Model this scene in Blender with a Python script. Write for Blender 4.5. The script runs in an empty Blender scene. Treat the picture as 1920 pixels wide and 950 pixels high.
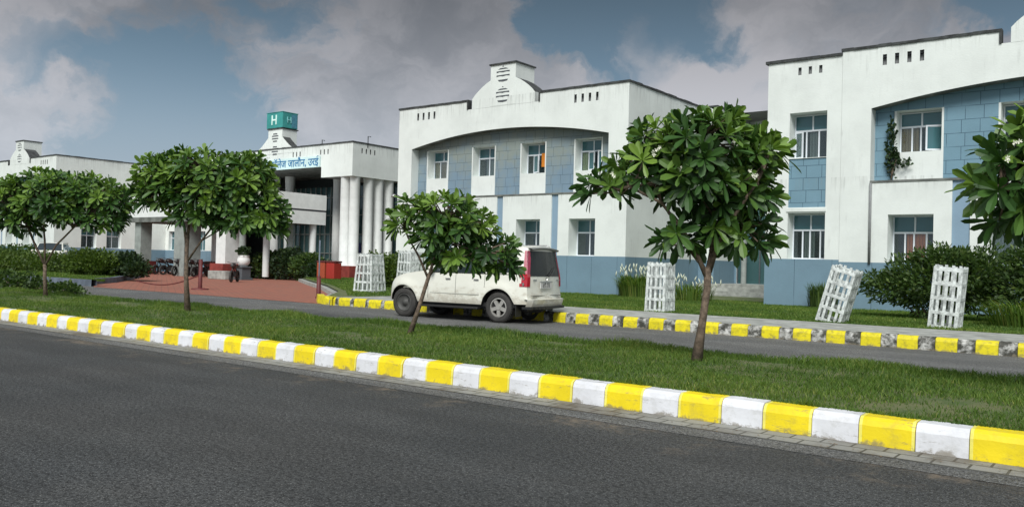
import bpy, bmesh, math, random
import numpy as np
from mathutils import Vector, Matrix, Euler
random.seed(7)
R = math.radians
scene = bpy.context.scene
col = scene.collection

# ---------------------------------------------------------------- camera
YAW, PITCH, ROLL, FPX = R(37.621), R(0.706), R(1.482), 1590.0
_F = Vector((-math.sin(YAW)*math.cos(PITCH), math.cos(YAW)*math.cos(PITCH), math.sin(PITCH)))
_R0 = Vector((math.cos(YAW), math.sin(YAW), 0)); _U0 = _R0.cross(_F)
_R = _R0*math.cos(ROLL) + _U0*math.sin(ROLL)
_U = -_R0*math.sin(ROLL) + _U0*math.cos(ROLL)
CAMZ = 1.7
cam = bpy.data.cameras.new('camera'); camo = bpy.data.objects.new('camera', cam); col.objects.link(camo)
m = Matrix((_R, _U, -_F)).transposed().to_4x4(); m.translation = Vector((0, 0, CAMZ)); camo.matrix_world = m
cam.sensor_width = 36; cam.lens = FPX/1920*36; cam.clip_start = .05; cam.clip_end = 2000
scene.camera = camo
def ray(u, v): return _F + _R*((u-960)/FPX) - _U*((v-475)/FPX)
def atY(u, v, Y): r = ray(u, v); return Vector((0, 0, CAMZ)) + r*(Y/r.y)
def atD(u, v, D): return Vector((0, 0, CAMZ)) + ray(u, v)*D
def gnd(u, v, z=0): r = ray(u, v); return Vector((0, 0, CAMZ)) + r*((z-CAMZ)/r.z)

# ---------------------------------------------------------------- view, sky and sun
scene.view_settings.view_transform = 'Standard'
scene.view_settings.look = 'None'; scene.view_settings.exposure = 0.24; scene.view_settings.gamma = 1
scene.view_settings.use_curve_mapping = False
SUN_EL, SUN_AZ = R(46), math.atan2(.41, -.91)      # azimuth as a vector (sin, cos) = (.41, -.91)
sv = Vector((math.sin(SUN_AZ)*math.cos(SUN_EL), math.cos(SUN_AZ)*math.cos(SUN_EL), math.sin(SUN_EL)))
sl = bpy.data.lights.new('sun', 'SUN'); sl.energy = 2.9; sl.angle = R(26); sl.color = (1, .99, .95)
so = bpy.data.objects.new('sun', sl); col.objects.link(so); so.rotation_euler = sv.to_track_quat('Z', 'Y').to_euler()

w = bpy.data.worlds.new('World'); scene.world = w; w.use_nodes = True
nt = w.node_tree; nt.nodes.clear()
def N(tree, typ, **kw):
    n = tree.nodes.new(typ)
    for k, v in kw.items():
        if k in n.inputs.keys() if isinstance(k, str) and not hasattr(n, k) else False: n.inputs[k].default_value = v
        else: setattr(n, k, v)
    return n
def mth(tree, op, a, b=None, c=None, clamp=False):
    n = tree.nodes.new('ShaderNodeMath'); n.operation = op; n.use_clamp = clamp
    for i, x in enumerate((a, b, c)):
        if x is None: continue
        if isinstance(x, (int, float)): n.inputs[i].default_value = x
        else: tree.links.new(x, n.inputs[i])
    return n.outputs[0]
def mixc(tree, f, a, b, mode='MIX'):
    n = tree.nodes.new('ShaderNodeMix'); n.data_type = 'RGBA'; n.blend_type = mode
    for s, x in ((n.inputs[0], f), (n.inputs[6], a), (n.inputs[7], b)):
        if isinstance(x, (int, float)): s.default_value = x
        elif isinstance(x, (tuple, list)): s.default_value = tuple(x)+((1,) if len(x) == 3 else ())
        else: tree.links.new(x, s)
    return n.outputs[2]
def noise(tree, vec, scale, detail=4, rough=.5, out=0):
    n = tree.nodes.new('ShaderNodeTexNoise'); n.inputs['Scale'].default_value = scale
    n.inputs['Detail'].default_value = detail; n.inputs['Roughness'].default_value = rough
    if vec is not None: tree.links.new(vec, n.inputs['Vector'])
    return n.outputs[out]
def mapr(tree, v, a, b, c=0, d=1, smooth=True):
    n = tree.nodes.new('ShaderNodeMapRange'); n.interpolation_type = 'SMOOTHSTEP' if smooth else 'LINEAR'
    tree.links.new(v, n.inputs[0])
    for i, x in enumerate((a, b, c, d)): n.inputs[i+1].default_value = x
    return n.outputs[0]
sky = nt.nodes.new('ShaderNodeTexSky'); sky.sky_type = 'NISHITA'; sky.sun_disc = False
sky.sun_elevation = SUN_EL; sky.sun_rotation = SUN_AZ; sky.dust_density = 1.5; sky.air_density = 1.2
tc = nt.nodes.new('ShaderNodeTexCoord')
dirv = tc.outputs['Generated']
# turbulence that bends the cloud edges
nz = nt.nodes.new('ShaderNodeTexNoise'); nz.inputs['Scale'].default_value = 7.0; nz.inputs['Detail'].default_value = 8; nz.inputs['Roughness'].default_value = .57
nt.links.new(dirv, nz.inputs['Vector'])
vm = nt.nodes.new('ShaderNodeVectorMath'); vm.operation = 'SUBTRACT'; nt.links.new(nz.outputs['Color'], vm.inputs[0]); vm.inputs[1].default_value = (.5, .5, .5)
vs = nt.nodes.new('ShaderNodeVectorMath'); vs.operation = 'SCALE'; nt.links.new(vm.outputs[0], vs.inputs[0]); vs.inputs['Scale'].default_value = .17
va = nt.nodes.new('ShaderNodeVectorMath'); va.operation = 'ADD'; nt.links.new(dirv, va.inputs[0]); nt.links.new(vs.outputs[0], va.inputs[1])
vn = nt.nodes.new('ShaderNodeVectorMath'); vn.operation = 'NORMALIZE'; nt.links.new(va.outputs[0], vn.inputs[0])
def scaled_w(v):
    n = nt.nodes.new('ShaderNodeMapping'); nt.links.new(v, n.inputs[0]); n.inputs['Scale'].default_value = (1, 1, 1.7); return n.outputs[0]
def blob(u, v, r0, r1, wt):
    d = ray(u, v).normalized()
    n = nt.nodes.new('ShaderNodeVectorMath'); n.operation = 'DISTANCE'; nt.links.new(vn.outputs[0], n.inputs[0]); n.inputs[1].default_value = d
    return mth(nt, 'MULTIPLY', mapr(nt, n.outputs['Value'], r0, r1, 1, 0), wt)
def total(L):
    s = L[0]
    for x in L[1:]: s = mth(nt, 'ADD', s, x)
    return s
# clear gaps (blue) between the cloud banks
gaps = total([blob(1180, 25, .03, .14, .95), blob(1060, -30, .03, .12, .6), blob(1350, 10, .02, .09, .6), blob(1900, -60, .02, .12, .7),
              blob(540, 50, .02, .14, .45), blob(880, 110, .01, .07, .3), blob(160, 260, .02, .16, .5), blob(330, 240, .02, .16, .6), blob(430, 255, .02, .14, .5)])
fb = noise(nt, scaled_w(vn.outputs[0]), 5.0, 8, .57)
cov = mth(nt, 'SUBTRACT', mth(nt, 'ADD', mapr(nt, fb, .36, .60, .25, 1.0), .22), gaps)
cov = mapr(nt, cov, .0, .62)
lum = total([mapr(nt, noise(nt, scaled_w(vn.outputs[0]), 6.5, 8, .58), .34, .66, -.20, .24), blob(1330, 175, .02, .12, .8), blob(1240, 115, .01, .07, .45), blob(1440, 70, .02, .10, .22), blob(1700, 60, .04, .2, .10),
             blob(1000, 140, .03, .18, .2), blob(620, 200, .03, .2, .15), blob(60, 170, .03, .2, .2), blob(700, 30, .03, .2, -.08), blob(330, 40, .03, .25, -.05)])
lum = mth(nt, 'ADD', lum, .49, clamp=True)
ccol = mixc(nt, lum, (1.8, 2.15, 2.6), (6.0, 6.05, 6.5))
skb = mixc(nt, .85, sky.outputs[0], (1.9, 3.0, 4.05))
skc = mixc(nt, cov, skb, ccol)
sep = nt.nodes.new('ShaderNodeSeparateXYZ'); nt.links.new(dirv, sep.inputs[0])
low = mapr(nt, sep.outputs['Z'], .03, .24, 1, 0)
skc = mixc(nt, mth(nt, 'MULTIPLY', low, .6), skc, (4.9, 5.6, 6.3))
top_dark = mapr(nt, sep.outputs['Z'], .12, .36, 1.0, .38)    # the view's top edge darkening, put into the sky colour overhead
skc = mixc(nt, 1.0, skc, top_dark, 'MULTIPLY')
# bright patch of sky added around the sun to light the facades
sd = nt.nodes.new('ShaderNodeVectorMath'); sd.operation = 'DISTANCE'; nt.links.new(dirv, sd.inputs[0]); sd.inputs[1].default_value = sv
added_glow = mapr(nt, sd.outputs['Value'], .2, 1.25, 1, 0)
skc = mixc(nt, added_glow, skc, (7.5, 8.2, 9.0))
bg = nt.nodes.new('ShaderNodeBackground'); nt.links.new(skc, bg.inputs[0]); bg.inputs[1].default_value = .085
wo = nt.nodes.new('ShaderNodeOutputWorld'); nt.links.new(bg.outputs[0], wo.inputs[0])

# ---------------------------------------------------------------- materials
def newmat(name):
    ma = bpy.data.materials.new(name); ma.use_nodes = True
    t = ma.node_tree; b = t.nodes['Principled BSDF']
    return ma, t, b
def objc(t): return t.nodes.new('ShaderNodeTexCoord').outputs['Object']
def geoP(t): return t.nodes.new('ShaderNodeNewGeometry').outputs['Position']
def scaled(t, v, s):
    n = t.nodes.new('ShaderNodeMapping'); t.links.new(v, n.inputs[0]); n.inputs['Scale'].default_value = s; return n.outputs[0]
def plain(name, c, rough=.5, metal=0, var=.12, scale=8, bump=0, coat=0):
    ma, t, b = newmat(name); v = objc(t)
    n = mapr(t, noise(t, v, scale, 5, .6), .3, .7, 1-var, 1+var*.5)
    t.links.new(mixc(t, 1, c, n, 'MULTIPLY'), b.inputs['Base Color'])
    b.inputs['Roughness'].default_value = rough; b.inputs['Metallic'].default_value = metal
    b.inputs['Coat Weight'].default_value = coat
    if bump:
        bp = t.nodes.new('ShaderNodeBump'); bp.inputs['Strength'].default_value = bump; bp.inputs['Distance'].default_value = .02
        t.links.new(noise(t, v, scale*6, 4), bp.inputs['Height']); t.links.new(bp.outputs[0], b.inputs['Normal'])
    return ma
def wallmat(name, c, grime=.35, grimecol=(.30, .31, .29), tile=None, seam=None, topgrime=0):
    ma, t, b = newmat(name); v = geoP(t)
    base = mixc(t, mapr(t, noise(t, v, .7, 5, .6), .35, .7), c, tuple(x*.9 for x in c))
    sx = t.nodes.new('ShaderNodeSeparateXYZ'); t.links.new(v, sx.inputs[0])
    u = mth(t, 'ADD', sx.outputs[0], sx.outputs[1])
    cx = t.nodes.new('ShaderNodeCombineXYZ'); t.links.new(u, cx.inputs[0]); t.links.new(sx.outputs[2], cx.inputs[1])
    streak = noise(t, scaled(t, cx.outputs[0], (3.2, .35, 1)), 1.6, 6, .65)
    patch = noise(t, v, .9, 6, .7)
    g = mth(t, 'MULTIPLY', mapr(t, streak, .5, .74), mapr(t, patch, .42, .7))
    g = mth(t, 'MULTIPLY', g, grime)
    drip = noise(t, scaled(t, cx.outputs[0], (5.5, .22, 1)), 1.5, 5, .7)
    for za, zb in ((9.7, 10.9), (4.7, 5.45)):
        up_ = mapr(t, sx.outputs[2], za, zb); dn = mth(t, 'LESS_THAN', sx.outputs[2], zb+.03)
        g = mth(t, 'MAXIMUM', g, mth(t, 'MULTIPLY', mth(t, 'MULTIPLY', mth(t, 'MULTIPLY', up_, dn), mapr(t, drip, .46, .70)), min(1, grime*1.5)))
    low_ = mapr(t, mth(t, 'ADD', sx.outputs[2], mapr(t, noise(t, v, 2.5, 5, .7), .3, .7, -.35, .35)), .35, .95, .45, 0)
    g = mth(t, 'MAXIMUM', g, mth(t, 'MULTIPLY', low_, grime))
    if topgrime:
        hz = mapr(t, sx.outputs[2], 6.2, 8.4)
        tg = mth(t, 'MULTIPLY', mth(t, 'ADD', mth(t, 'MULTIPLY', hz, .9), mapr(t, noise(t, v, 1.3, 6, .7), .35, .65, -.25, .45)), topgrime, clamp=True)
        g = mth(t, 'MAXIMUM', g, tg)
    colr = mixc(t, g, base, grimecol)
    if tile or seam:
        br = t.nodes.new('ShaderNodeTexBrick'); t.links.new(cx.outputs[0], br.inputs['Vector'])
        if tile: bw, bh, ms, off = tile
        else: bw, bh, ms, off = seam, 9.0, .012, 0
        br.offset = off; br.inputs['Scale'].default_value = 1
        br.inputs['Brick Width'].default_value = bw; br.inputs['Row Height'].default_value = bh
        br.inputs['Mortar Size'].default_value = ms; br.inputs['Mortar Smooth'].default_value = .3
        if tile:
            br.inputs['Color1'].default_value = (1, 1, 1, 1); br.inputs['Color2'].default_value = (.94, .95, .95, 1)
        else:
            br.inputs['Color1'].default_value = (1, 1, 1, 1); br.inputs['Color2'].default_value = (1, 1, 1, 1)
        br.inputs['Mortar'].default_value = (.38, .42, .45, 1)
        colr = mixc(t, mapr(t, noise(t, v, 1.1, 3), .3, .5, .35, 1), colr, mixc(t, 1, colr, br.outputs[0], 'MULTIPLY'))
    t.links.new(colr, b.inputs['Base Color'])
    b.inputs['Roughness'].default_value = .8
    bp = t.nodes.new('ShaderNodeBump'); bp.inputs['Strength'].default_value = .25; bp.inputs['Distance'].default_value = .02
    t.links.new(noise(t, v, 14, 5), bp.inputs['Height']); t.links.new(bp.outputs[0], b.inputs['Normal'])
    return ma
WHITE = (.76, .80, .765); BLUE = (.165, .315, .43)
M = {}
M['white'] = wallmat('white_wall_paint', WHITE, .34)
M['blue_band'] = wallmat('blue_band_paint', (.165, .265, .335), .25, (.12, .17, .20), seam=1.5)
M['blue_tile'] = wallmat('blue_wall_tile', (.175, .305, .385), .35, (.2, .26, .28), tile=(.62, .5, .014, .2))
M['blue_worn'] = wallmat('worn_blue_wall_tile', (.195, .285, .36), 1.0, (.25, .29, .27), tile=(.62, .5, .012, .2), topgrime=.9)
M['blue_strip'] = wallmat('blue_strip_paint', (.24, .35, .45), .5, (.2, .24, .25))
M['coping'] = plain('weathered_black_coping', (.055, .06, .06), .9, var=.6, scale=3)
M['slot'] = plain('dark_vent_recess', (.09, .10, .11), .9)
M['slotgrey'] = plain('grey_slot_recess', (.22, .23, .23), .9)
M['soffit'] = plain('dark_soffit', (.17, .18, .165), .9, var=.5, scale=1.5)  # dark mottled grey for undersides and beams
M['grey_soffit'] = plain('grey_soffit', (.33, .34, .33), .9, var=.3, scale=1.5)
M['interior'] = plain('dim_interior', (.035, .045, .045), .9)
M['roof'] = plain('concrete_roof', (.25, .25, .24), .9)
M['frame'] = plain('white_aluminium', (.72, .76, .80), .4, var=.05)
M['red_plinth'] = plain('red_painted_plinth', (.27, .05, .04), .6, var=.3, scale=2)
M['dark_red'] = plain('dark_red_paint', (.12, .02, .02), .6, var=.3)
M['column'] = plain('white_column_paint', (.78, .80, .78), .7, var=.08, scale=2)
M['grey_column'] = plain('grey_column_render', (.30, .33, .31), .8, var=.2, scale=2)
def glassmat(name, tint, alpha, rough=.06):
    ma, t, b = newmat(name); t.nodes.remove(b); o = t.nodes['Material Output']
    tr = t.nodes.new('ShaderNodeBsdfTransparent'); tr.inputs[0].default_value = (*tint, 1)
    gl = t.nodes.new('ShaderNodeBsdfGlossy'); gl.inputs['Roughness'].default_value = rough; gl.inputs[0].default_value = (.85, .95, 1, 1)
    df = t.nodes.new('ShaderNodeBsdfDiffuse'); df.inputs[0].default_value = (tint[0]*.35, tint[1]*.4, tint[2]*.42, 1)
    fr = t.nodes.new('ShaderNodeFresnel'); fr.inputs[0].default_value = 1.4
    bp = t.nodes.new('ShaderNodeBump'); bp.inputs['Strength'].default_value = .08; bp.inputs['Distance'].default_value = .05
    t.links.new(noise(t, geoP(t), 1.7, 2), bp.inputs['Height']); t.links.new(bp.outputs[0], gl.inputs['Normal'])
    m1 = t.nodes.new('ShaderNodeMixShader'); m1.inputs[0].default_value = alpha
    t.links.new(tr.outputs[0], m1.inputs[1]); t.links.new(df.outputs[0], m1.inputs[2])
    m2 = t.nodes.new('ShaderNodeMixShader'); t.links.new(mth(t, 'ADD', mth(t, 'MULTIPLY', fr.outputs[0], 1.0), .02, clamp=True), m2.inputs[0])
    t.links.new(m1.outputs[0], m2.inputs[1]); t.links.new(gl.outputs[0], m2.inputs[2])
    t.links.new(m2.outputs[0], o.inputs[0]); return ma
M['glass'] = glassmat('window_glass', (.88, .93, .92), .05)
M['teal_glass'] = glassmat('teal_window_glass', (.30, .62, .66), .55)
M['green_glass'] = glassmat('dark_green_glass', (.18, .34, .33), .8)
M['car_glass'] = glassmat('tinted_car_glass', (.10, .12, .13), .7, .02)
def cloth(name, c1, c2, s=9):
    ma, t, b = newmat(name); v = geoP(t)
    wv = t.nodes.new('ShaderNodeTexWave'); wv.inputs['Scale'].default_value = s*.3; wv.inputs['Distortion'].default_value = 2.5
    t.links.new(scaled(t, v, (1, 1, .08)), wv.inputs[0])
    t.links.new(mixc(t, wv.outputs[1], c1, c2), b.inputs['Base Color']); b.inputs['Roughness'].default_value = .9
    return ma
M['curt_brown'] = cloth('brown_curtain', (.30, .18, .08), (.48, .33, .18))
M['curt_olive'] = cloth('olive_curtain', (.34, .36, .14), (.52, .52, .28))
M['curt_red'] = cloth('rust_curtain', (.85, .24, .07), (.55, .14, .05))
M['curt_grey'] = cloth('grey_curtain', (.20, .22, .20), (.35, .37, .35))
M['curt_orange'] = cloth('orange_cloth', (.75, .27, .03), (.62, .20, .02))
# ground materials
def asphalt(name, c1, c2, grain=260, dirtedge=None):
    ma, t, b = newmat(name); v = geoP(t)
    big = mapr(t, noise(t, v, .35, 5, .6), .3, .7)
    base = mixc(t, big, c1, c2)
    gr = noise(t, v, grain/6, 3, .7); g2 = noise(t, v, grain/2.2, 2, .6)
    f = mth(t, 'ADD', mapr(t, gr, .34, .66, .25, 1.5), mapr(t, g2, .54, .70, 0, 2.8))
    colr = mixc(t, 1, base, f, 'MULTIPLY')
    colr = mixc(t, mth(t, 'MULTIPLY', mapr(t, noise(t, v, 60, 2, .5), .62, .70), .8), colr, (.24, .24, .225))
    pt = mapr(t, noise(t, scaled(t, v, (.35, 1.3, 1)), .8, 6, .65), .4, .65, .86, 1.18)
    colr = mixc(t, 1, colr, pt, 'MULTIPLY')
    if dirtedge:
        sx = t.nodes.new('ShaderNodeSeparateXYZ'); t.links.new(v, sx.inputs[0])
        e = mapr(t, mth(t, 'ADD', sx.outputs[1], mapr(t, noise(t, v, 1.2, 5, .7), .3, .7, -1.1, .5)), dirtedge-1.2, dirtedge+.1)
        dcol = mixc(t, noise(t, v, 9, 4, .7), (.11, .075, .045), (.26, .22, .17))
        colr = mixc(t, mth(t, 'MULTIPLY', e, mapr(t, noise(t, v, 6, 5, .7), .4, .6, .15, .85)), colr, dcol)
    t.links.new(colr, b.inputs['Base Color']); b.inputs['Roughness'].default_value = .82
    bp = t.nodes.new('ShaderNodeBump'); bp.inputs['Strength'].default_value = .35; bp.inputs['Distance'].default_value = .008
    t.links.new(gr, bp.inputs['Height']); t.links.new(bp.outputs[0], b.inputs['Normal'])
    return ma
M['road'] = asphalt('asphalt', (.033, .036, .037), (.045, .046, .045), 150, dirtedge=8.4)
M['road2'] = asphalt('worn_asphalt', (.085, .088, .088), (.105, .105, .10), 160)
def soil(name, c1, c2, s=3):
    ma, t, b = newmat(name); v = geoP(t)
    t.links.new(mixc(t, mapr(t, noise(t, v, s, 6, .65), .35, .65), c1, c2), b.inputs['Base Color']); b.inputs['Roughness'].default_value = .95
    return ma
M['turf'] = soil('turf_soil', (.06, .10, .025), (.14, .145, .065), 2)
M['ground'] = soil('dry_ground', (.09, .12, .05), (.14, .14, .09), .6)
def bricky(name, c1, c2, mortar, bw, bh, ms, rot=0, offset=.5, dirt=.4, dirtc=(.13, .11, .08)):
    ma, t, b = newmat(name); v = geoP(t)
    mp = t.nodes.new('ShaderNodeMapping'); t.links.new(v, mp.inputs[0]); mp.inputs['Rotation'].default_value = (0, 0, rot)
    br = t.nodes.new('ShaderNodeTexBrick'); t.links.new(mp.outputs[0], br.inputs['Vector']); br.offset = offset
    for k, x in (('Scale', 1), ('Brick Width', bw), ('Row Height', bh), ('Mortar Size', ms)): br.inputs[k].default_value = x
    br.inputs['Color1'].default_value = (*c1, 1); br.inputs['Color2'].default_value = (*c2, 1); br.inputs['Mortar'].default_value = (*mortar, 1)
    d = mth(t, 'MULTIPLY', mapr(t, noise(t, v, 1.1, 6, .7), .42, .66), dirt)
    t.links.new(mixc(t, d, mixc(t, mapr(t, noise(t, v, .5, 4), .3, .7, 0, .35), br.outputs[0], c2), dirtc), b.inputs['Base Color'])
    b.inputs['Roughness'].default_value = .85
    bp = t.nodes.new('ShaderNodeBump'); bp.inputs['Strength'].default_value = .5; bp.inputs['Distance'].default_value = .01; bp.invert = True
    t.links.new(br.outputs['Fac'], bp.inputs['Height']); t.links.new(bp.outputs[0], b.inputs['Normal'])
    return ma
M['paver'] = bricky('red_brick_paving', (.34, .115, .07), (.27, .10, .07), (.16, .08, .06), .6, .3, .012, R(30), dirt=.35, dirtc=(.2, .13, .09))
M['gutter'] = bricky('concrete_gutter_blocks', (.30, .30, .275), (.25, .25, .23), (.06, .06, .05), .3, .22, .012, 0, dirt=.8, dirtc=(.10, .08, .055))
M['concrete'] = plain('pale_concrete', (.36, .37, .34), .85, var=.35, scale=2.5, bump=.3)
M['bluegrey'] = plain('blue_grey_kerb_paint', (.13, .16, .20), .8, var=.4, scale=2)
def paint(name, c, wear, wearc, s=7, edge=None):
    ma, t, b = newmat(name); v = geoP(t)
    f = mapr(t, noise(t, v, s, 7, .7), .5-wear*.25, .75-wear*.25)
    f = mth(t, 'MULTIPLY', f, min(1, .35+wear))
    base = mixc(t, mapr(t, noise(t, v, 2.2, 3), .3, .7), c, tuple(x*.86 for x in c))
    sz = t.nodes.new('ShaderNodeSeparateXYZ'); t.links.new(v, sz.inputs[0])
    mud = mapr(t, mth(t, 'ADD', sz.outputs[2], mapr(t, noise(t, v, 6, 6, .7), .3, .7, -.05, .07)), .0, .055, .75, 0)
    scuff = mth(t, 'MULTIPLY', mapr(t, noise(t, scaled(t, v, (1, 1, 5)), 4, 6, .75), .58, .68), .6)
    mud = mth(t, 'MAXIMUM', mud, scuff)
    t.links.new(mixc(t, mud, mixc(t, f, base, wearc), (.20, .17, .12)), b.inputs['Base Color']); b.inputs['Roughness'].default_value = .6
    bp = t.nodes.new('ShaderNodeBump'); bp.inputs['Strength'].default_value = .35; bp.inputs['Distance'].default_value = .01
    t.links.new(noise(t, v, 22, 5), bp.inputs['Height']); t.links.new(bp.outputs[0], b.inputs['Normal'])
    return ma
M['kerb_yellow'] = paint('yellow_kerb_paint', (.88, .69, .008), .12, (.45, .36, .06))
M['kerb_yellow_edge'] = paint('light_yellow_kerb_paint', (.90, .82, .16), .1, (.5, .42, .1))
M['kerb_white'] = paint('white_kerb_paint', (.76, .77, .80), .12, (.45, .45, .42))
M['kerb_yellow_old'] = paint('worn_yellow_kerb_paint', (.80, .68, .01), .22, (.20, .18, .04), 8)
M['kerb_white_old'] = paint('flaking_white_kerb_paint', (.66, .66, .62), .66, (.045, .045, .035), 4.5)
M['bark'] = plain('grey_brown_bark', (.17, .125, .09), .9, var=.5, scale=14, bump=.6)
def leafmat(name, dark, mid, light, rough=.38, trans=.25):
    ma, t, b = newmat(name)
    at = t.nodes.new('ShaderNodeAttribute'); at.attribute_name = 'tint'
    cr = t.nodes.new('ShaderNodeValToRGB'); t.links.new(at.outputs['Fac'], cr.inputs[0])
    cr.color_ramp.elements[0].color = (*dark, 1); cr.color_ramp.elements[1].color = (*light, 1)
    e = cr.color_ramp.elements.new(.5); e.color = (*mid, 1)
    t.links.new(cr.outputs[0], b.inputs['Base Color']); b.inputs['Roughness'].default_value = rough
    tl = t.nodes.new('ShaderNodeBsdfTranslucent'); t.links.new(mixc(t, 1, cr.outputs[0], (1.3, 1.5, .5), 'MULTIPLY'), tl.inputs[0])
    mx = t.nodes.new('ShaderNodeMixShader'); mx.inputs[0].default_value = trans
    t.links.new(b.outputs[0], mx.inputs[1]); t.links.new(tl.outputs[0], mx.inputs[2])
    t.links.new(mx.outputs[0], t.nodes['Material Output'].inputs[0]); return ma
M['leaf'] = leafmat('broad_leaf', (.012, .040, .010), (.040, .105, .018), (.17, .28, .04), .5, .15)
M['leaf_shrub'] = leafmat('shrub_leaf', (.018, .045, .010), (.048, .095, .016), (.14, .20, .04), .6)
M['leaf_dark'] = leafmat('dark_shrub_leaf', (.012, .030, .012), (.025, .055, .016), (.06, .10, .025), .6)
M['leaf_hedge'] = leafmat('hedge_leaf', (.03, .065, .008), (.07, .12, .012), (.13, .18, .02), .6)
M['leaf_grass'] = leafmat('grass_blade', (.035, .085, .010), (.10, .18, .02), (.27, .29, .07), .7, .3)
M['petal'] = plain('white_petal', (.75, .76, .62), .6, var=.05)
M['plume'] = plain('white_grass_plume', (.60, .64, .50), .8)

# ---------------------------------------------------------------- mesh builder and tagging
class MB:
    def __init__(s): s.v = []; s.f = []; s.m = []; s.sm = False; s.t = None
    def q(s, pts, mi=0):
        b = len(s.v); s.v += [tuple(p) for p in pts]; s.f.append(tuple(range(b, b+len(pts)))); s.m.append(mi)
    def box(s, x0, x1, y0, y1, z0, z1, mi=0, T=None):
        P = [(x0, y0, z0), (x1, y0, z0), (x1, y1, z0), (x0, y1, z0), (x0, y0, z1), (x1, y0, z1), (x1, y1, z1), (x0, y1, z1)]
        if T: P = [T @ Vector(p) for p in P]
        b = len(s.v); s.v += [tuple(p) for p in P]
        for f in ((0, 3, 2, 1), (4, 5, 6, 7), (0, 1, 5, 4), (1, 2, 6, 5), (2, 3, 7, 6), (3, 0, 4, 7)):
            s.f.append(tuple(b+i for i in f)); s.m.append(mi)
    def tube(s, pts, rad, n=8, mi=0, cap=True):
        pts = [Vector(p) for p in pts]
        if isinstance(rad, (int, float)): rad = [rad]*len(pts)
        b = len(s.v); up = Vector((.13, .31, 1)).normalized()
        for i, p in enumerate(pts):
            d = (pts[min(i+1, len(pts)-1)]-pts[max(i-1, 0)]).normalized()
            a = d.cross(up)
            if a.length < .2: a = d.cross(Vector((1, 0, 0)))
            a.normalize(); c = d.cross(a)
            for k in range(n):
                t = 2*math.pi*k/n; s.v.append(tuple(p+(a*math.cos(t)+c*math.sin(t))*rad[i]))
        for i in range(len(pts)-1):
            for k in range(n):
                s.f.append((b+i*n+k, b+i*n+(k+1) % n, b+(i+1)*n+(k+1) % n, b+(i+1)*n+k)); s.m.append(mi)
        if cap:
            s.f.append(tuple(b+k for k in range(n))[::-1]); s.m.append(mi)
            s.f.append(tuple(b+(len(pts)-1)*n+k for k in range(n))); s.m.append(mi)
    def lathe(s, prof, n=24, mi=0, T=None, axis='Z'):
        b = len(s.v)
        for (r, h) in prof:
            for k in range(n):
                t = 2*math.pi*k/n
                p = Vector((r*math.cos(t), r*math.sin(t), h)) if axis == 'Z' else Vector((r*math.cos(t), h, r*math.sin(t)))
                s.v.append(tuple(T @ p if T else p))
        for i in range(len(prof)-1):
            for k in range(n):
                s.f.append((b+i*n+k, b+i*n+(k+1) % n, b+(i+1)*n+(k+1) % n, b+(i+1)*n+k)); s.m.append(mi)
    def extrude(s, poly, y0, y1, mi=0, mtop=None):      # poly in x,z
        n = len(poly); b = len(s.v)
        s.v += [(x, y0, z) for x, z in poly]+[(x, y1, z) for x, z in poly]
        s.f.append(tuple(range(b, b+n))); s.m.append(mi); s.f.append(tuple(range(b+n, b+2*n))[::-1]); s.m.append(mi)
        for i in range(n):
            j = (i+1) % n; s.f.append((b+i, b+j, b+n+j, b+n+i))
            s.m.append(mtop if (mtop is not None and abs(poly[i][0]-poly[j][0]) > .02) else mi)
    def build(s, name, mats, parent=None, smooth=None, bevel=0):
        me = bpy.data.meshes.new(name); me.from_pydata(s.v, [], s.f)
        if not isinstance(mats, (list, tuple)): mats = [mats]
        for ma in mats: me.materials.append(ma)
        if len(mats) > 1: me.polygons.foreach_set('material_index', s.m)
        if (s.sm if smooth is None else smooth): me.polygons.foreach_set('use_smooth', [True]*len(s.f))
        if s.t is not None:
            at = me.attributes.new('tint', 'FLOAT', 'FACE'); at.data.foreach_set('value', s.t)
        me.update()
        o = bpy.data.objects.new(name, me); col.objects.link(o)
        if parent: o.parent = parent
        if bevel:
            bv = o.modifiers.new('bevel', 'BEVEL'); bv.width = bevel; bv.segments = 2; bv.limit_method = 'ANGLE'
        return o
def tag(o, label=None, cat=None, group=None, kind=None):
    if label: o['label'] = label
    if cat: o['category'] = cat
    if group: o['group'] = group
    if kind: o['kind'] = kind
    return o
def empty(name, loc, rz=0):
    o = bpy.data.objects.new(name, None); col.objects.link(o); o.location = loc; o.rotation_euler = (0, 0, rz); o.empty_display_size = .2; return o
def copy_tree(o, parent=None):
    c = o.copy(); col.objects.link(c); c.parent = parent
    for ch in list(o.children): copy_tree(ch, c)
    return c
def text(name, s, size, loc, rot, mat, parent=None, depth=.02, align='CENTER', sx=1):
    cu = bpy.data.curves.new(name, 'FONT'); cu.body = s; cu.size = size; cu.extrude = depth; cu.align_x = align; cu.align_y = 'CENTER'; cu.offset = size*.012
    t = bpy.data.objects.new(name+'_src', cu); col.objects.link(t)
    bpy.context.view_layer.update()
    me = bpy.data.meshes.new_from_object(t.evaluated_get(bpy.context.evaluated_depsgraph_get()))
    bpy.data.objects.remove(t); me.materials.clear(); me.materials.append(mat)
    o = bpy.data.objects.new(name, me); col.objects.link(o); o.location = loc; o.rotation_euler = rot; o.scale = (sx, 1, 1)
    if parent: o.parent = parent
    return o

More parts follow.
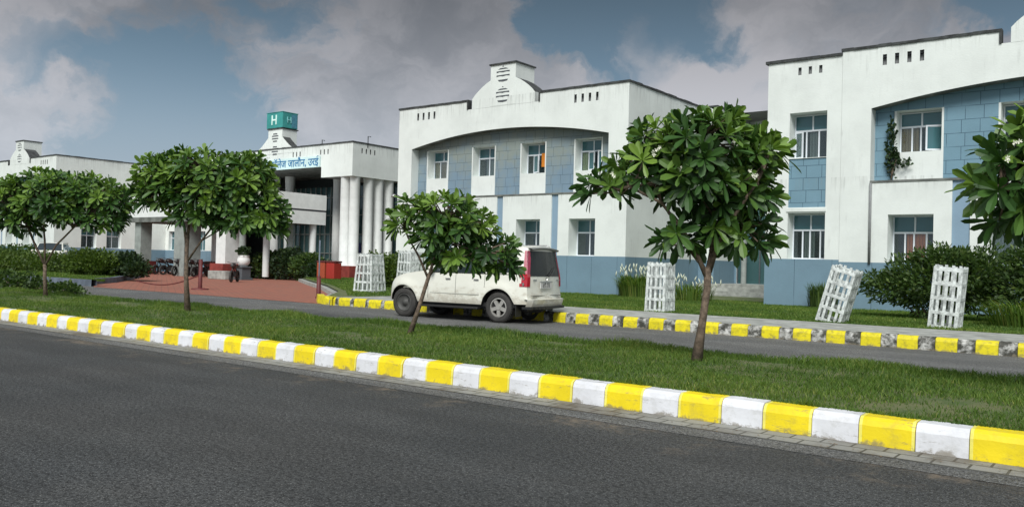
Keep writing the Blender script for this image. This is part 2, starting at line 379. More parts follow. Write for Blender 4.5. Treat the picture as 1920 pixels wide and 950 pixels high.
# ---------------------------------------------------------------- ground
GZ = .30           # level of lawns behind kerbs
g = MB(); g.q([(-700, -300, -.012), (500, -300, -.012), (500, 900, -.012), (-700, 900, -.012)]); tag(g.build('ground', M['ground']), kind='structure')
g = MB(); g.q([(-140, -12, 0), (60, -12, 0), (60, 8.42, 0), (-140, 8.42, 0)]); tag(g.build('road', M['road']), kind='structure')
g = MB(); g.q([(-140, 8.0, .004), (60, 8.0, .004), (60, 21.2, .004), (-140, 21.2, .004)]); tag(g.build('service_road', M['road2']), kind='structure')
# gutter of small blocks: top 1 cm proud of the asphalt
g = MB(); g.box(-140, 60, 8.36, 8.80, -.02, .014); tag(g.build('gutter', M['gutter']), kind='structure')
# near kerb: painted blocks with sloped tops
rnd = random.Random(3)
def kerb_run(name, x0, x1, yf, period, yfrac, h, topw, phase, mats, jit=.006, wfrac=1):
    k = MB(); i = 0; x = phase - math.ceil((phase-x0)/period)*period
    while x < x1:
        for (a, b, mi) in ((x, x+period*yfrac, 0), (x+period*yfrac, x+period, 1)):
            dz = rnd.uniform(-jit, jit); dy = rnd.uniform(-jit, jit)*1.6; gp = .004
            prof = [(yf+dy, -.03), (yf+.012+dy, h*.72+dz), (yf+.035+dy, h*.90+dz), (yf+.075+dy, h+dz), (yf+topw, h+dz+.005), (yf+topw, -.03)]
            n = 6; xs = [a+gp+(b-a-2*gp)*q for q in (0, .055, .3, .55, .78, .945, 1)]
            bb = len(k.v)
            for xx in xs:
                for (yy, zz) in prof: k.v.append((xx, yy+rnd.uniform(-1, 1)*.0025, zz+(rnd.uniform(-1, 1)*.003 if zz > 0 else 0)))
            P = len(prof)
            for q in range(n):
                for p in range(P-1):
                    k.f.append((bb+q*P+p, bb+(q+1)*P+p, bb+(q+1)*P+p+1, bb+q*P+p+1)); k.m.append(2 if (mi == 0 and len(mats) > 2 and q in (0, n-1)) else mi)
            k.f.append(tuple(bb+p for p in range(P))); k.m.append(mi)
            k.f.append(tuple(bb+n*P+p for p in range(P))[::-1]); k.m.append(mi)
        x += period
    return tag(k.build(name, mats), kind='structure')
kerb_run('kerb', -60, 12, 8.80, .981, .53, .285, .26, -2.39, [M['kerb_yellow'], M['kerb_white'], M['kerb_yellow_edge']])
kerb_run('service_road_kerb', -24.4, -19.6, 20.85, .80, .78, .30, .22, -5.66, [M['kerb_yellow_old'], M['kerb_white_old']], .012)
kerb_run('service_road_kerb', -19.3, 12, 20.85, .80, .56, .30, .22, -5.66, [M['kerb_yellow_old'], M['kerb_white_old']], .012)
# planted strip between the roads
def bump(x, y): return .02*math.sin(x*1.7+y)+.015*math.sin(x*.6-y*2.1)
def sheet(name, poly_x, y_of, z, mat, ny=10):
    s = MB(); xs = np.linspace(*poly_x); rows = []
    for x in xs:
        ya, yb = y_of(x); rows.append([(x, ya+(yb-ya)*j/ny, z+(bump(x, ya+(yb-ya)*j/ny) if j < ny-1 else -.06*(j-ny+1.5))) for j in range(ny+1)])
    for i in range(len(rows)-1):
        for j in range(ny): s.q([rows[i][j], rows[i+1][j], rows[i+1][j+1], rows[i][j+1]])
    return s.build(name, mat, smooth=True)
def strip_back(x): return 13.95+.12*math.sin(x*1.3)+.08*math.sin(x*3.1+1)
tag(sheet('planted_strip', (-70, 12, 200), lambda x: (9.05, strip_back(x)), .265, M['turf']), kind='structure')
s = MB()
for i in range(200):
    xa, xb = -70+82*i/200, -70+82*(i+1)/200
    s.q([(xa, strip_back(xa), .235), (xb, strip_back(xb), .235), (xb, strip_back(xb)+.18, 0), (xa, strip_back(xa)+.18, 0)])
tag(s.build('strip_edge', M['turf']), kind='structure')
# lawn in front of the building (top at GZ) and its curved edge along the driveway
RK = [(-24.4, 21.05), (-25.6, 21.6), (-27.0, 23.0), (-29.3, 25.4), (-36.6, 30.8), (-45.0, 36.4), (-50.5, 40.2)]
def rk_x(y):
    for (xa, ya), (xb, yb) in zip(RK, RK[1:]):
        if ya <= y <= yb: return xa+(xb-xa)*(y-ya)/(yb-ya)
    return RK[-1][0] if y > RK[-1][1] else RK[0][0]
s = MB(); ys = list(np.linspace(21.0, 40.2, 25))+[50.]
for a, b in zip(ys, ys[1:]): s.q([(rk_x(a), a, GZ-.03), (30, a, GZ-.03), (30, b, GZ-.03), (rk_x(b), b, GZ-.03)])
tag(s.build('lawn', M['turf']), kind='structure')
s = MB(); s.box(-24.4, 30, 21.07, 24.1, -.02, GZ-.003); tag(s.build('footpath', M['concrete']), kind='structure')
def curve_kerb(name, pts, w, h, mat, z0=-.02):
    s = MB(); P = [Vector((x, y, 0)) for x, y in pts]; L = []
    for i, p in enumerate(P):
        d = (P[min(i+1, len(P)-1)]-P[max(i-1, 0)]).normalized(); nn = Vector((-d.y, d.x, 0)); L.append((p, nn))
    prof = [(-w/2, z0), (-w/2+.02, h), (w/2-.02, h), (w/2, z0)]
    for (p, a), (q, b) in zip(L, L[1:]):
        for (o1, h1), (o2, h2) in zip(prof, prof[1:]):
            s.q([p+a*o1+Vector((0, 0, h1)), q+b*o1+Vector((0, 0, h1)), q+b*o2+Vector((0, 0, h2)), p+a*o2+Vector((0, 0, h2))])
    return tag(s.build(name, mat), kind='structure')
curve_kerb('driveway_kerb', RK, .55, GZ-.1, M['concrete'])
yk = MB()
for i in range(4):
    a = -28.4+i*.98
# painted end of the kerb, continuing round to the driveway
curve_kerb('driveway_kerb_end', [(-24.3, 20.92), (-25.5, 21.25), (-26.6, 22.1)], .3, GZ+.01, M['kerb_yellow_old'])
# brick paved driveway
IS = [(-43.6, 21.45), (-45.4, 22.1), (-46.8, 23.2), (-48.8, 25.1), (-54.0, 28.8), (-59.6, 32.66), (-64.5, 35.6), (-70, 37.2), (-78, 38.2), (-95, 38.6)]
s = MB()
poly = [(-25.1, 21.0), (-42.5, 20.9)]+IS+[(-95, 47), (-50.5, 47)]+[(x, y) for x, y in RK[::-1]][:-1]
s.q([(x, y, .012) for x, y in poly]); tag(s.build('driveway', M['paver']), kind='structure')
s = MB(); isl = [(-150, 21.4)]+IS[:]+[(-150, 39)]; s.q([(x, y, GZ-.04) for x, y in isl]); tag(s.build('planter_bed', M['turf']), kind='structure')
curve_kerb('planter_kerb', [(-150, 21.4), (-60, 21.4)]+IS, .3, GZ+.02, M['bluegrey'])

# ---------------------------------------------------------------- building helpers
BAND = 2.2
def wall(mb, u0, u1, z0, z1, holes, T, mf, depth=.5, cuts=(), rm=0):
    us = sorted(set([u0, u1]+[x for h in holes for x in h[:2]]+list(cuts))); zs = sorted(set([z0, z1]+[x for h in holes for x in h[2:4]]+([BAND] if z0 < BAND < z1 else [])))
    us = [x for x in us if u0 <= x <= u1]; zs = [z for z in zs if z0 <= z <= z1]
    for a, b in zip(us, us[1:]):
        for c, d in zip(zs, zs[1:]):
            x, z = (a+b)/2, (c+d)/2
            if any(h[0] < x < h[1] and h[2] < z < h[3] for h in holes): continue
            mb.q([T(a, 0, c), T(b, 0, c), T(b, 0, d), T(a, 0, d)], mf(x, z))
    for h in holes:
        dp = h[4] if len(h) > 4 else depth; m_ = h[5] if len(h) > 5 else rm; a, b, c, d = h[:4]
        for (p, q_, r_, s_) in (((a, c), (a, d), 0, 0), ((b, c), (b, d), 0, 0), ((a, c), (b, c), 0, 0), ((a, d), (b, d), 0, 0)):
            mb.q([T(p[0], 0, p[1]), T(q_[0], 0, q_[1]), T(q_[0], dp, q_[1]), T(p[0], dp, p[1])], m_)
        if len(h) > 6 and h[6] is not None: mb.q([T(a, dp, c), T(b, dp, c), T(b, dp, d), T(a, dp, d)], h[6])
def window(parent, T3, w, h, style='B', curtain=None, label=None, top=.36, glass='glass', tilt=0):
    """frame mesh with panes (and curtain) as children. T3: matrix placing local (x right, y inward, z up) with origin at bottom centre"""
    f = MB(); t = .05; zt = h*(1-top)
    f.box(-w/2, w/2, 0, .07, 0, t); f.box(-w/2, w/2, 0, .07, h-t, h); f.box(-w/2, -w/2+t, 0, .07, t, h-t); f.box(w/2-t, w/2, 0, .07, t, h-t)
    f.box(-w/2+t, w/2-t, -.01, .08, zt-.035, zt+.035)
    f.box(-.03, .03, .003, .067, zt+.035, h-t)
    if style == 'B': divs = [0]
    elif style == 'C': divs = [-w*.17, w*.17]
    else: divs = [-w*.22, -w*.02, w*.26]
    for d in divs: f.box(d-.028, d+.028, .003, .067, t, zt-.035)
    o = f.build('window', M['frame'], parent); o.matrix_local = T3
    if label: o['label'] = label
    p = MB(); p.box(-w/2+t, w/2-t, .03, .036, t, zt-.035); pb = p.build('pane', M[glass], o)
    p = MB(); p.box(-w/2+t, w/2-t, .03, .036, zt+.035, h-t); p.build('pane', M['teal_glass' if glass != 'green_glass' else glass], o)
    if curtain:
        c = MB(); n = 14; x0, x1, z1 = (-w/2+t, w/2-t, zt)
        cm, cx0, cx1 = curtain
        xa, xb = x0+(x1-x0)*cx0, x0+(x1-x0)*cx1
        for i in range(n):
            a, b = xa+(xb-xa)*i/n, xa+(xb-xa)*(i+1)/n
            c.q([(a, .10+.03*(i % 2), t), (b, .10+.03*((i+1) % 2), t), (b, .10+.03*((i+1) % 2), z1), (a, .10+.03*(i % 2), z1)])
        c.build('curtain', M[cm], o, smooth=True)
    return o
TF = lambda y0: (lambda u, d, z: (u, y0+d, z))
def Mloc(x, y, z, rz=0): return Matrix.Translation((x, y, z)) @ Matrix.Rotation(rz, 4, 'Z')
H = 10.97
def arch(x): return 9.16-.74*(x/6.88)**2
CW = [-5.3, -1.75, 1.75, 5.3]; CL = [-5.4, -1.95, 1.95, 5.4]
def wing(name, label, cx, Y, worn, stripw=.42, ups=None, lows=None, left_end=-8, side_depth=8.3, Hh=H, right_side=True, zs=1.0, leftpart=False):
    root = empty(name, (cx, Y, 0)); tag(root, label, 'building', 'wings of the white hospital building')
    root.scale = (1, 1, zs)
    wl = MB(); MT = [M['white'], M['blue_band'], M['blue_worn' if worn else 'blue_tile'], M['blue_strip'], M['soffit'], M['roof'], M['slotgrey']]
    mf = lambda x, z: 1 if z < BAND else 0
    # lower storey
    holes = [(c-.8, c+.8, BAND, 4.12, .9) for c in CL]+[(c-stripw/2, c+stripw/2, BAND, 5.4, .07, 0, 3) for c in (-3.69, 0, 3.69)]
    wall(wl, -8, 8, 0, 5.43, holes, TF(0), mf)
    wl.q([(-6.88, 0, 5.43), (6.88, 0, 5.43), (6.88, .6, 5.43), (-6.88, .6, 5.43)], 6)
    wl.box(-6.88, 6.88, -.03, .05, 5.41, 5.49, 4)
    # corner piers beside the opening
    for a, b in ((-8, -6.88), (6.88, 8)): wall(wl, a, b, 5.43, 8.42, [], TF(0), mf)
    for x in (-6.88, 6.88): wl.q([(x, 0, 5.43), (x, .6, 5.43), (x, .6, 9.3), (x, 0, 8.42)], 0)
    # bay wall set back .6
    up_h = [(c-.80, c+.80, 6.66, 8.34, .62) for c in CW]
    cu = [c+s_*.875 for c in CW for s_ in (-1, 1)]
    def mfb(x, z): return 0 if any(abs(x-c) < .875 for c in CW) and z < 8.34 else 2
    wall(wl, -6.88, 6.88, 5.43, 8.34, up_h, TF(.6), mfb, cuts=cu)
    wall(wl, -6.88, 6.88, 8.34, 9.3, [], TF(.6), lambda x, z: 2)
    # arch fascia
    n = 40; xs = [-6.88+13.76*i/n for i in range(n+1)]
    for a, b in zip(xs, xs[1:]):
        wl.q([(a, 0, arch(a)), (b, 0, arch(b)), (b, 0, 9.3), (a, 0, 9.3)], 0)
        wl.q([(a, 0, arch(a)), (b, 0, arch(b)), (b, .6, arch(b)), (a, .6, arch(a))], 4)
    for a, b in ((-8, -6.88), (6.88, 8)): wall(wl, a, b, 8.42, 9.3, [], TF(0), mf)
    sl_ = []
    for x0 in ((-6.5, 4.75) if True else ()):
        for i in range(4): sl_.append((x0+i*.44, x0+i*.44+.15, 10.12, 10.55, .12, 6, 6))
    wall(wl, -8, 8, 9.3, 10.42, [h for h in [(a, b, c, min(d, 10.42), e, f_, g_) for a, b, c, d, e, f_, g_ in sl_]], TF(0), mf)
    for a, b in ((-8, -2.5), (2.5, 8)):
        wall(wl, a, b, 10.42, Hh-.1, [(h[0], h[1], 10.42, 10.55, .12, 6, 6) for h in sl_ if a < h[0] < b], TF(0), mf)
        wl.q([(a, .25, 10.42), (b, .25, 10.42), (b, .25, Hh-.1), (a, .25, Hh-.1)], 0)
    for x in (-2.5, 2.5): wl.q([(x, 0, 10.42), (x, .25, 10.42), (x, .25, Hh-.1), (x, 0, Hh-.1)], 0)
    # side walls with their parapets
    sideh = lows.get('side', []) if lows else []
    for sx_ in (-8, 8):
        T = (lambda X: (lambda u, d, z: (X-math.copysign(d, X), u, z)))(sx_)
        hh = [(y_-.75, y_+.75, z_, z_+1.9, .5) for (y_, z_) in sideh] if sx_ > 0 else []
        wall(wl, 0, side_depth, 0, Hh-.1, hh, T, mf)
    wl.q([(-8, .26, 10.4), (8, .26, 10.4), (8, side_depth, 10.4), (-8, side_depth, 10.4)], 5)
    wl.q([(-8, side_depth, 0), (8, side_depth, 0), (8, side_depth, 10.4), (-8, side_depth, 10.4)], 0)
    wl.build('wall', MT, root)
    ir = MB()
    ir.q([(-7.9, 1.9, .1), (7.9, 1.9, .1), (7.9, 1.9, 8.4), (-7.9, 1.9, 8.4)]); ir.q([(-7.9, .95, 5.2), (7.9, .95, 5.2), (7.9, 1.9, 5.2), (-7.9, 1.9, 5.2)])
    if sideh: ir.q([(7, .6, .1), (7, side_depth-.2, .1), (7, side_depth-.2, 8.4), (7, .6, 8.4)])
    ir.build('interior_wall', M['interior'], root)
    rr = random.Random(int(abs(cx)*10))
    def coping(cp, a, b, axis, fixed):
        n = max(2, int((b-a)/.45))
        for i in range(n):
            p, q = a+(b-a)*i/n, a+(b-a)*(i+1)/n; j = rr.uniform(-.012, .012)
            if axis == 'x': cp.box(p, q, fixed-.05+j, fixed+.3, Hh-.1, Hh+j+.005)
            else: cp.box(fixed-.28, fixed+.05+j, p, q, Hh-.1, Hh+j+.005)
    for sd_ in (-1, 1):
        cp = MB()
        coping(cp, min(sd_*8.05, sd_*2.48), max(sd_*8.05, sd_*2.48), 'x', 0); coping(cp, .3, side_depth, 'y', 8 if sd_ > 0 else -7.77)
        cp.box(min(sd_*2.48, sd_*2.56), max(sd_*2.48, sd_*2.56), -.05, .3, 10.42, Hh-.1)
        cp.build('coping', M['coping'], root)
    # curved gable and its square turret
    gb = MB(); cur = [(-2.2, 10.98), (-2.02, 11.18), (-1.78, 11.38), (-1.5, 11.58), (-1.2, 11.76), (-.86, 11.92)]
    poly = [(-2.2, 10.415)]+cur+[(-x, z) for x, z in cur[::-1]]+[(2.2, 10.415)]
    gb.extrude(poly, -.006, 1.1, 0, 1); gb.build('gable', [M['white'], M['coping']], root)
    tw = MB(); tw.box(-.88, .88, -.014, 1.7, 10.45, 12.72, 0); tw.box(-.95, .95, -.09, 1.78, 12.72, 12.80, 1); tt = tw.build('turret', [M['white'], M['coping']], root)
    for zc in (12.12, 10.98):
        v = MB()
        for k, dz in enumerate((-.30, -.08, .14)):
            hw = .46 if k else .36
            pts = [(-hw, dz+.05), (-hw*.8, dz-.04), (0, dz-.07), (hw*.8, dz-.04), (hw, dz+.05)] if k == 0 else [(-hw, dz), (-hw*.5, dz+.03), (0, dz), (hw*.5, dz+.03), (hw, dz), (hw, dz+.09), (-hw, dz+.09)]
            v.extrude(pts[::-1] if k else pts+[], -.004, .03)
        v.extrude([(-.36, .32), (.36, .32), (.2, .39), (-.2, .39)], -.004, .03); v.extrude([(-.07, .46), (.07, .46), (0, .52)], -.004, .03)
        o = v.build('vent', M['slot'], root); o.location = (0, -.018, zc)
    # windows
    for i, c in enumerate(CW):
        sty, cur_, lab, tl = (ups or [('C', None, None, 0)]*4)[i]
        window(root, Mloc(c, 1.15, 6.68), 1.58, 1.64, sty, cur_, lab)
    for i, c in enumerate(CL):
        sty, cur_, lab, tl = ((lows or {}).get('w') or [('B', None, None, 0)]*4)[i]
        window(root, Mloc(c, .80, BAND+.01), 1.59, 1.90, sty, cur_, lab)
    for (y_, z_) in sideh: window(root, Mloc(7.55, y_, z_+.005, R(90)), 1.49, 1.88, 'B')
    return root
# the wings, left to right
wing('hospital_wing', 'farthest white wing with plain parapet and turret, behind the leftmost tree', -91.35, 37.07, False, lows={'side': [(3.3, BAND), (5.8, BAND), (3.3, 6.3), (5.8, 6.3)]})
upsL = [('C', ('curt_brown', 0, .7), 'upper window with brown curtains', 0), ('B', ('curt_grey', .3, 1), None, 0), ('B', None, None, 0), ('C', ('curt_olive', 0, .5), 'upper window with olive curtain', 0)]
wl_ = wing('hospital_wing', 'white wing behind the parked car, grey stained blue panels under a wide arch', -29.14, 36.6, True, ups=upsL)
upsR = [('D', ('curt_brown', 0, .42), 'upper window with a casement swung open', 0), ('D', ('curt_brown', 0, .5), None, 0), ('C', None, None, 0), ('C', None, None, 0)]
lowsR = {'w': [('D', ('curt_red', .30, .80), 'ground floor window with rust red curtain', 0), ('B', ('curt_grey', 0, 1), None, 0), ('B', None, None, 0), ('B', None, None, 0)]}
wr_ = wing('hospital_wing', 'nearest white wing with clean blue tiled panels, behind the two leaning guards', -2.25, 34.5, False, .6, ups=upsR, lows=lowsR, zs=10.55/10.97)
# narrow stair bay at the left end of the nearest wing
sb = empty('stair_bay', (-11.78, 34.5, 0)); tag(sb, 'narrow white bay with two stacked windows and blue tiles between', 'building', 'wings of the white hospital building')
b = MB(); mfs = lambda x, z: 1 if z < BAND else 0
hs = [(-.55, .96, BAND, 4.08, .72), (-.55, .96, 4.30, 6.30, .05, 0, 2), (-.55, .96, 6.32, 8.18, .72)]
sl3 = [(-.24+i*.42, -.11+i*.42, 9.72, 10.03, .12, 3, 3) for i in range(3)]
wall(b, -1.49, 1.52, 0, 10.31, hs+sl3, TF(0.012), mfs)
b.box(-.60, .99, -.03, .6, 4.13, 4.26, 0)
for X in (-1.49, 1.52):
    T = (lambda X: (lambda u, d, z: (X, u, z)))(X); wall(b, .012, 13.3, 0, 10.31, [], T, mfs)
b.q([(-1.49, .02, 10.2), (1.52, .02, 10.2), (1.52, 13.3, 10.2), (-1.49, 13.3, 10.2)], 3)
b.build('wall', [M['white'], M['blue_band'], M['blue_tile'], M['slotgrey']], sb)
b = MB(); b.q([(-1.4, 1.4, .1), (1.4, 1.4, .1), (1.4, 1.4, 9), (-1.4, 1.4, 9)]); b.build('interior_wall', M['interior'], sb)
b = MB(); rr = random.Random(5)
for i in range(7): b.box(-1.60+i*.446, -1.60+(i+1)*.446-.001, -.06+rr.uniform(-.01, .01), .25, 10.31, 10.42+rr.uniform(-.012, .012))
b.build('coping', M['coping'], sb)
window(sb, Mloc(.205, .62, BAND+.01), 1.50, 1.86, 'D', ('curt_grey', .2, .6)); window(sb, Mloc(.205, .62, 6.33), 1.50, 1.83, 'C', ('curt_grey', .4, .7))
# recess between the left wing and the stair bay
rc = empty('entrance_recess', (-18, 44.9, 0)); tag(rc, 'recessed entrance bay with tall dark green glass, behind the large tree', 'building', 'wings of the white hospital building')
b = MB()
wall(b, -3.15, -2.21, 0, H-.1, [], TF(0), mfs)
T = lambda u, d, z: (-2.21, u, z); wall(b, 0, 2.95, 0, H-.1, [], T, mfs)
wall(b, -2.21, 7, 0, H-.1, [(-2.1, 4.9, .9, 9.92, .25, 0, None)], TF(2.95), mfs)
b.q([(-3.1, .01, 10.4), (7, .01, 10.4), (7, 8, 10.4), (-3.1, 8, 10.4)], 2)
b.build('wall', [M['white'], M['blue_band'], M['roof'], M['interior']], rc)
b = MB(); b.box(-3.15, -2.16, -.05, .2, H-.1, H); b.box(-2.4, -2.16, .2, 2.9, H-.1, H); b.box(-2.4, 7, 2.9, 3.2, H-.1, H); b.build('coping', M['coping'], rc)
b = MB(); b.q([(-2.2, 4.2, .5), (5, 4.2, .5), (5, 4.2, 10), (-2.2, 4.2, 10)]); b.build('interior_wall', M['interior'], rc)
b = MB(); b.box(-2.1, 4.9, 3.1, 3.12, .9, 9.92); b.build('glazing', M['green_glass'], rc)
b = MB()
for i in range(6): b.box(-2.1+i*1.35, -2.04+i*1.35, 3.03, 3.10, .9, 9.92)
b.box(-2.1, 4.9, 3.03, 3.09, 4.3, 4.38); b.box(-2.1, 4.9, 3.03, 3.09, 7.1, 7.16); b.build('glazing_bar', M['slot'], rc)
for x in (-1.5, .2, 2.0):
    c = MB(); c.lathe([(.16, .9), (.16, 10.4)], 16); o = c.build('column', M['grey_column'], rc, smooth=True); o.location = (x, 2.6, 0)
b = MB()
for i in range(4): b.box(-2.9+.0*i, 4.5, -2.0+i*.4, 2.9, .0+i*.2 if i else -.0, .35+i*.18)
b.build('steps', M['concrete'], rc)
# ---------------------------------------------------------------- central block with the tall portico
cb = empty('hospital_main_block', (-60.1, 44.6, 0)); tag(cb, 'central white entrance block with tall round columns and teal sign on its turret', 'building', 'wings of the white hospital building')
b = MB(); HB = 9.8
wall(b, -HB, HB, 9.11, H-.1, [(x0+i*.45, x0+i*.45+.13, 10.1, 10.5, .1, 3, 3) for x0 in (2.4, 5.9, -3.4, -6.9) for i in range(3)], TF(0), lambda x, z: 0)
for a, c_ in ((-HB, -6.1), (6.1, HB)):
    wall(b, a, c_, 8.25, 9.11, [], TF(0), lambda x, z: 0); b.q([(a, 0, 8.25), (c_, 0, 8.25), (c_, 7, 8.25), (a, 7, 8.25)], 4)
for x in (-6.1, 6.1): b.q([(x, 0, 8.25), (x, 0, 9.11), (x, 7, 9.11), (x, 7, 8.25)], 2)
b.q([(-6.1, 0, 9.11), (6.1, 0, 9.11), (6.1, 7, 9.11), (-6.1, 7, 9.11)], 2)
for X in (-HB, HB):
    T = (lambda X: (lambda u, d, z: (X-math.copysign(d, X), u, z)))(X)
    wall(b, 0, 8, 8.25, H-.1, [(.9+i*.45, 1.03+i*.45, 10.1, 10.5, .1, 3, 3) for i in range(4)], T, lambda x, z: 0)
b.q([(-HB, .1, 10.4), (HB, .1, 10.4), (HB, 14, 10.4), (-HB, 14, 10.4)], 3)
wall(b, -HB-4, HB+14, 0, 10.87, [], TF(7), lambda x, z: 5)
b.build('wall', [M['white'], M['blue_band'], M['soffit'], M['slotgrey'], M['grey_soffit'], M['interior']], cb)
b = MB()
for i in range(40): b.box(-HB-.05+i*(2*HB+.1)/40, -HB-.05+(i+1)*(2*HB+.1)/40-.002, -.06, .25, H-.1, H+random.uniform(-.01, .015))
b.box(HB-.2, HB+.05, .26, 8, H-.1, H); b.build('coping', M['coping'], cb)
b = MB(); cur = [(-2.6, 10.8), (-2.3, 10.95), (-1.95, 11.15), (-1.6, 11.4), (-1.25, 11.68), (-.93, 11.95)]
b.extrude([(-2.6, 10.5)]+cur+[(-x, z) for x, z in cur[::-1]]+[(2.6, 10.5)], -.01, .8, 0, 1); b.build('gable', [M['white'], M['coping']], cb)
b = MB(); b.box(-.95, .95, -.02, 1.5, 10.5, 12.6, 0); b.box(-1.03, 1.03, -.1, 1.6, 12.6, 12.68, 1); b.build('turret', [M['white'], M['coping']], cb)
for zc in (11.85, 10.75):
    v = MB()
    for dz, hw in ((-.32, .3), (-.1, .46), (.12, .46), (.3, .3)): v.extrude([(-hw, dz), (hw, dz), (hw*.85, dz+.11), (-hw*.85, dz+.11)], -.005, .02)
    o = v.build('vent', M['slot'], cb); o.location = (0, -.02, zc)
for (x, y) in ((8.53, .5), (9.35, .72), (9.3, 2.2), (9.3, 3.3), (9.3, 4.45), (-8.53, .5), (-9.35, .72), (5.4, 4.2), (3.3, 4.2), (-3.3, 4.2), (-5.4, 4.2)):
    c = MB(); c.lathe([(.46, 1.2), (.40, 1.3), (.40, 8.15), (.46, 8.26 if abs(x) > 6 else 9.1)], 20); o = c.build('column', M['column'], cb, smooth=True); o.location = (x, y, 0)
b = MB()
b.box(7.9, 9.9, -.1, 5.0, 0, 1.22); b.build('plinth', M['red_plinth'], cb)
b = MB(); b.box(-9.9, -7.9, -.1, 5.0, 0, 1.22); b.build('plinth', M['red_plinth'], cb)
# glass front inside the portico
b = MB()
for i in range(26): b.box(-9.0+i*.72, -8.93+i*.72, 5.9, 6.0, .1, 8.2)
for z in (2.2, 3.9, 5.6, 7.2): b.box(-9.0, 9.8, 5.9, 5.99, z, z+.08)
b.build('glazing_bar', M['grey_column'], cb)
b = MB(); b.box(-9, 9.8, 6.02, 6.04, .1, 8.2); b.build('glazing', M['green_glass'], cb)
b = MB(); b.box(3.0, 5.6, 5.80, 5.86, 1.8, 3.2); b.build('notice_board', plain('navy_board', (.02, .03, .12), .4), cb)
# ---- car porch in front (flat roof over the driveway)
pc = empty('entrance_canopy', (-58.3, 38, 0)); tag(pc, 'flat white canopy over the brick driveway, on square posts with red bases', 'canopy')
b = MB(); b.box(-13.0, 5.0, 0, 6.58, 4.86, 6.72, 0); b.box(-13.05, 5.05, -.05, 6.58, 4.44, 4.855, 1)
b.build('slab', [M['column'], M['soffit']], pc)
b = MB(); b.box(5.003, 5.06, .0, 6.57, 4.40, 5.42, 0); b.box(5.003, 5.10, .0, 6.57, 5.56, 6.76, 0); b.box(5.003, 5.02, .0, 6.57, 5.42, 5.56, 1); b.build('side_parapet', [M['column'], M['slot']], pc)
for (x, wd, mt, rd) in ((-12.1, 1.0, 'grey_column', 'dark_red'), (-5.6, 1.5, 'grey_column', None), (.25, 1.25, 'column', 'red_plinth')):
    b = MB(); b.box(x-wd/2, x+wd/2, .3, .3+wd, 1.15 if rd else 0, 4.44); b.build('post', M[mt], pc)
    if rd: b = MB(); b.box(x-wd/2-.25, x+wd/2+.25, -.05, .3+wd+.35, 0, 1.15); b.build('post_base', M[rd], pc)
for i, x in enumerate((2.2, 3.0, 3.8, 4.6)):
    b = MB(); b.lathe([(.26, .2), (.26, 4.44)], 16); o = b.build('column', M['column' if i % 2 else 'grey_column'], pc, smooth=True); o.location = (x, .9+1.6*i, 0)
# link walls
lk = empty('link_wall', (-77, 47.85, 0)); tag(lk, 'low set back white wall with windows seen under the entrance canopy', 'building', 'wings of the white hospital building')
b = MB(); hw_ = [(x-.9, x+.9, z, z+1.95, .4, 0, None) for x in (-3.9, .9, 4.6) for z in (BAND, 6.3)]
wall(b, -6.4, 7.2, 0, H-.1, hw_, TF(0), mfs); T = lambda u, d, z: (-5.4, u, z); wall(b, -1.8, 0, 0, H-.1, [], T, mfs); wall(b, -6.4, -5.4, 0, H-.1, [], TF(-1.8), mfs)
b.q([(-6.4, .0, 10.4), (7.2, .0, 10.4), (7.2, 8, 10.4), (-6.4, 8, 10.4)], 0)
b.build('wall', [M['white'], M['blue_band']], lk)
b = MB(); b.q([(-6, 1, .2), (7, 1, .2), (7, 1, 9), (-6, 1, 9)]); b.build('interior_wall', M['interior'], lk)
b = MB(); b.box(-6.4, 7.2, -.05, .25, H-.1, H); b.build('coping', M['coping'], lk)
for x in (-3.9, .9, 4.6):
    for z in (BAND, 6.3): window(lk, Mloc(x, .32, z+.01), 1.78, 1.93, 'B', glass='teal_glass')

# ---------------------------------------------------------------- signs
TEAL = plain('teal_sign', (.045, .30, .28), .5, var=.2, scale=1); TEALD = plain('blue_teal_panel', (.07, .25, .33), .4, var=.3)
TEALL = plain('faded_teal_lettering', (.25, .62, .62), .4, var=.3)
SW = plain('pale_sign_lettering', (.70, .92, .86), .4, var=.03); SB = plain('blue_sign_lettering', (.02, .16, .35), .4, var=.05)
sg = empty('rooftop_sign', (-60.1, 44.6, 12.68)); tag(sg, 'teal box sign lettered H on top of the central turret', 'sign')
b = MB(); b.box(-1.08, 1.08, -.12, 1.45, .02, 1.32, 0); b.box(-1.11, 1.11, -.16, 1.50, 1.32, 1.37, 0); b.build('sign_box', [TEAL], sg, bevel=.02)
b = MB(); b.box(1.085, 1.10, .80, 1.38, .10, 1.22, 0); b.build('side_panel', TEALD, sg)
text('lettering', 'H', 1.15, (-.05, -.13, .66), (R(90), 0, 0), SW, sg)
text('lettering', 'H', .72, (1.105, .55, .68), (R(90), 0, R(90)), TEALL, sg)
hs_ = empty('hospital_name_sign', (-58.1, 44.6, 9.55)); tag(hs_, 'long pale blue name board with dark blue Hindi lettering under the turret', 'sign')
b = MB(); b.box(-5.6, 4.0, -.12, -.02, -.44, .44); b.build('board', plain('pale_blue_board', (.60, .78, .78), .5, var=.1, scale=1), hs_)
text('lettering', 'मेडिकल कॉलेज जालौन, उरई', .86, (3.85, -.125, -.02), (R(90), 0, 0), SB, hs_, .01, 'RIGHT', 1.02)

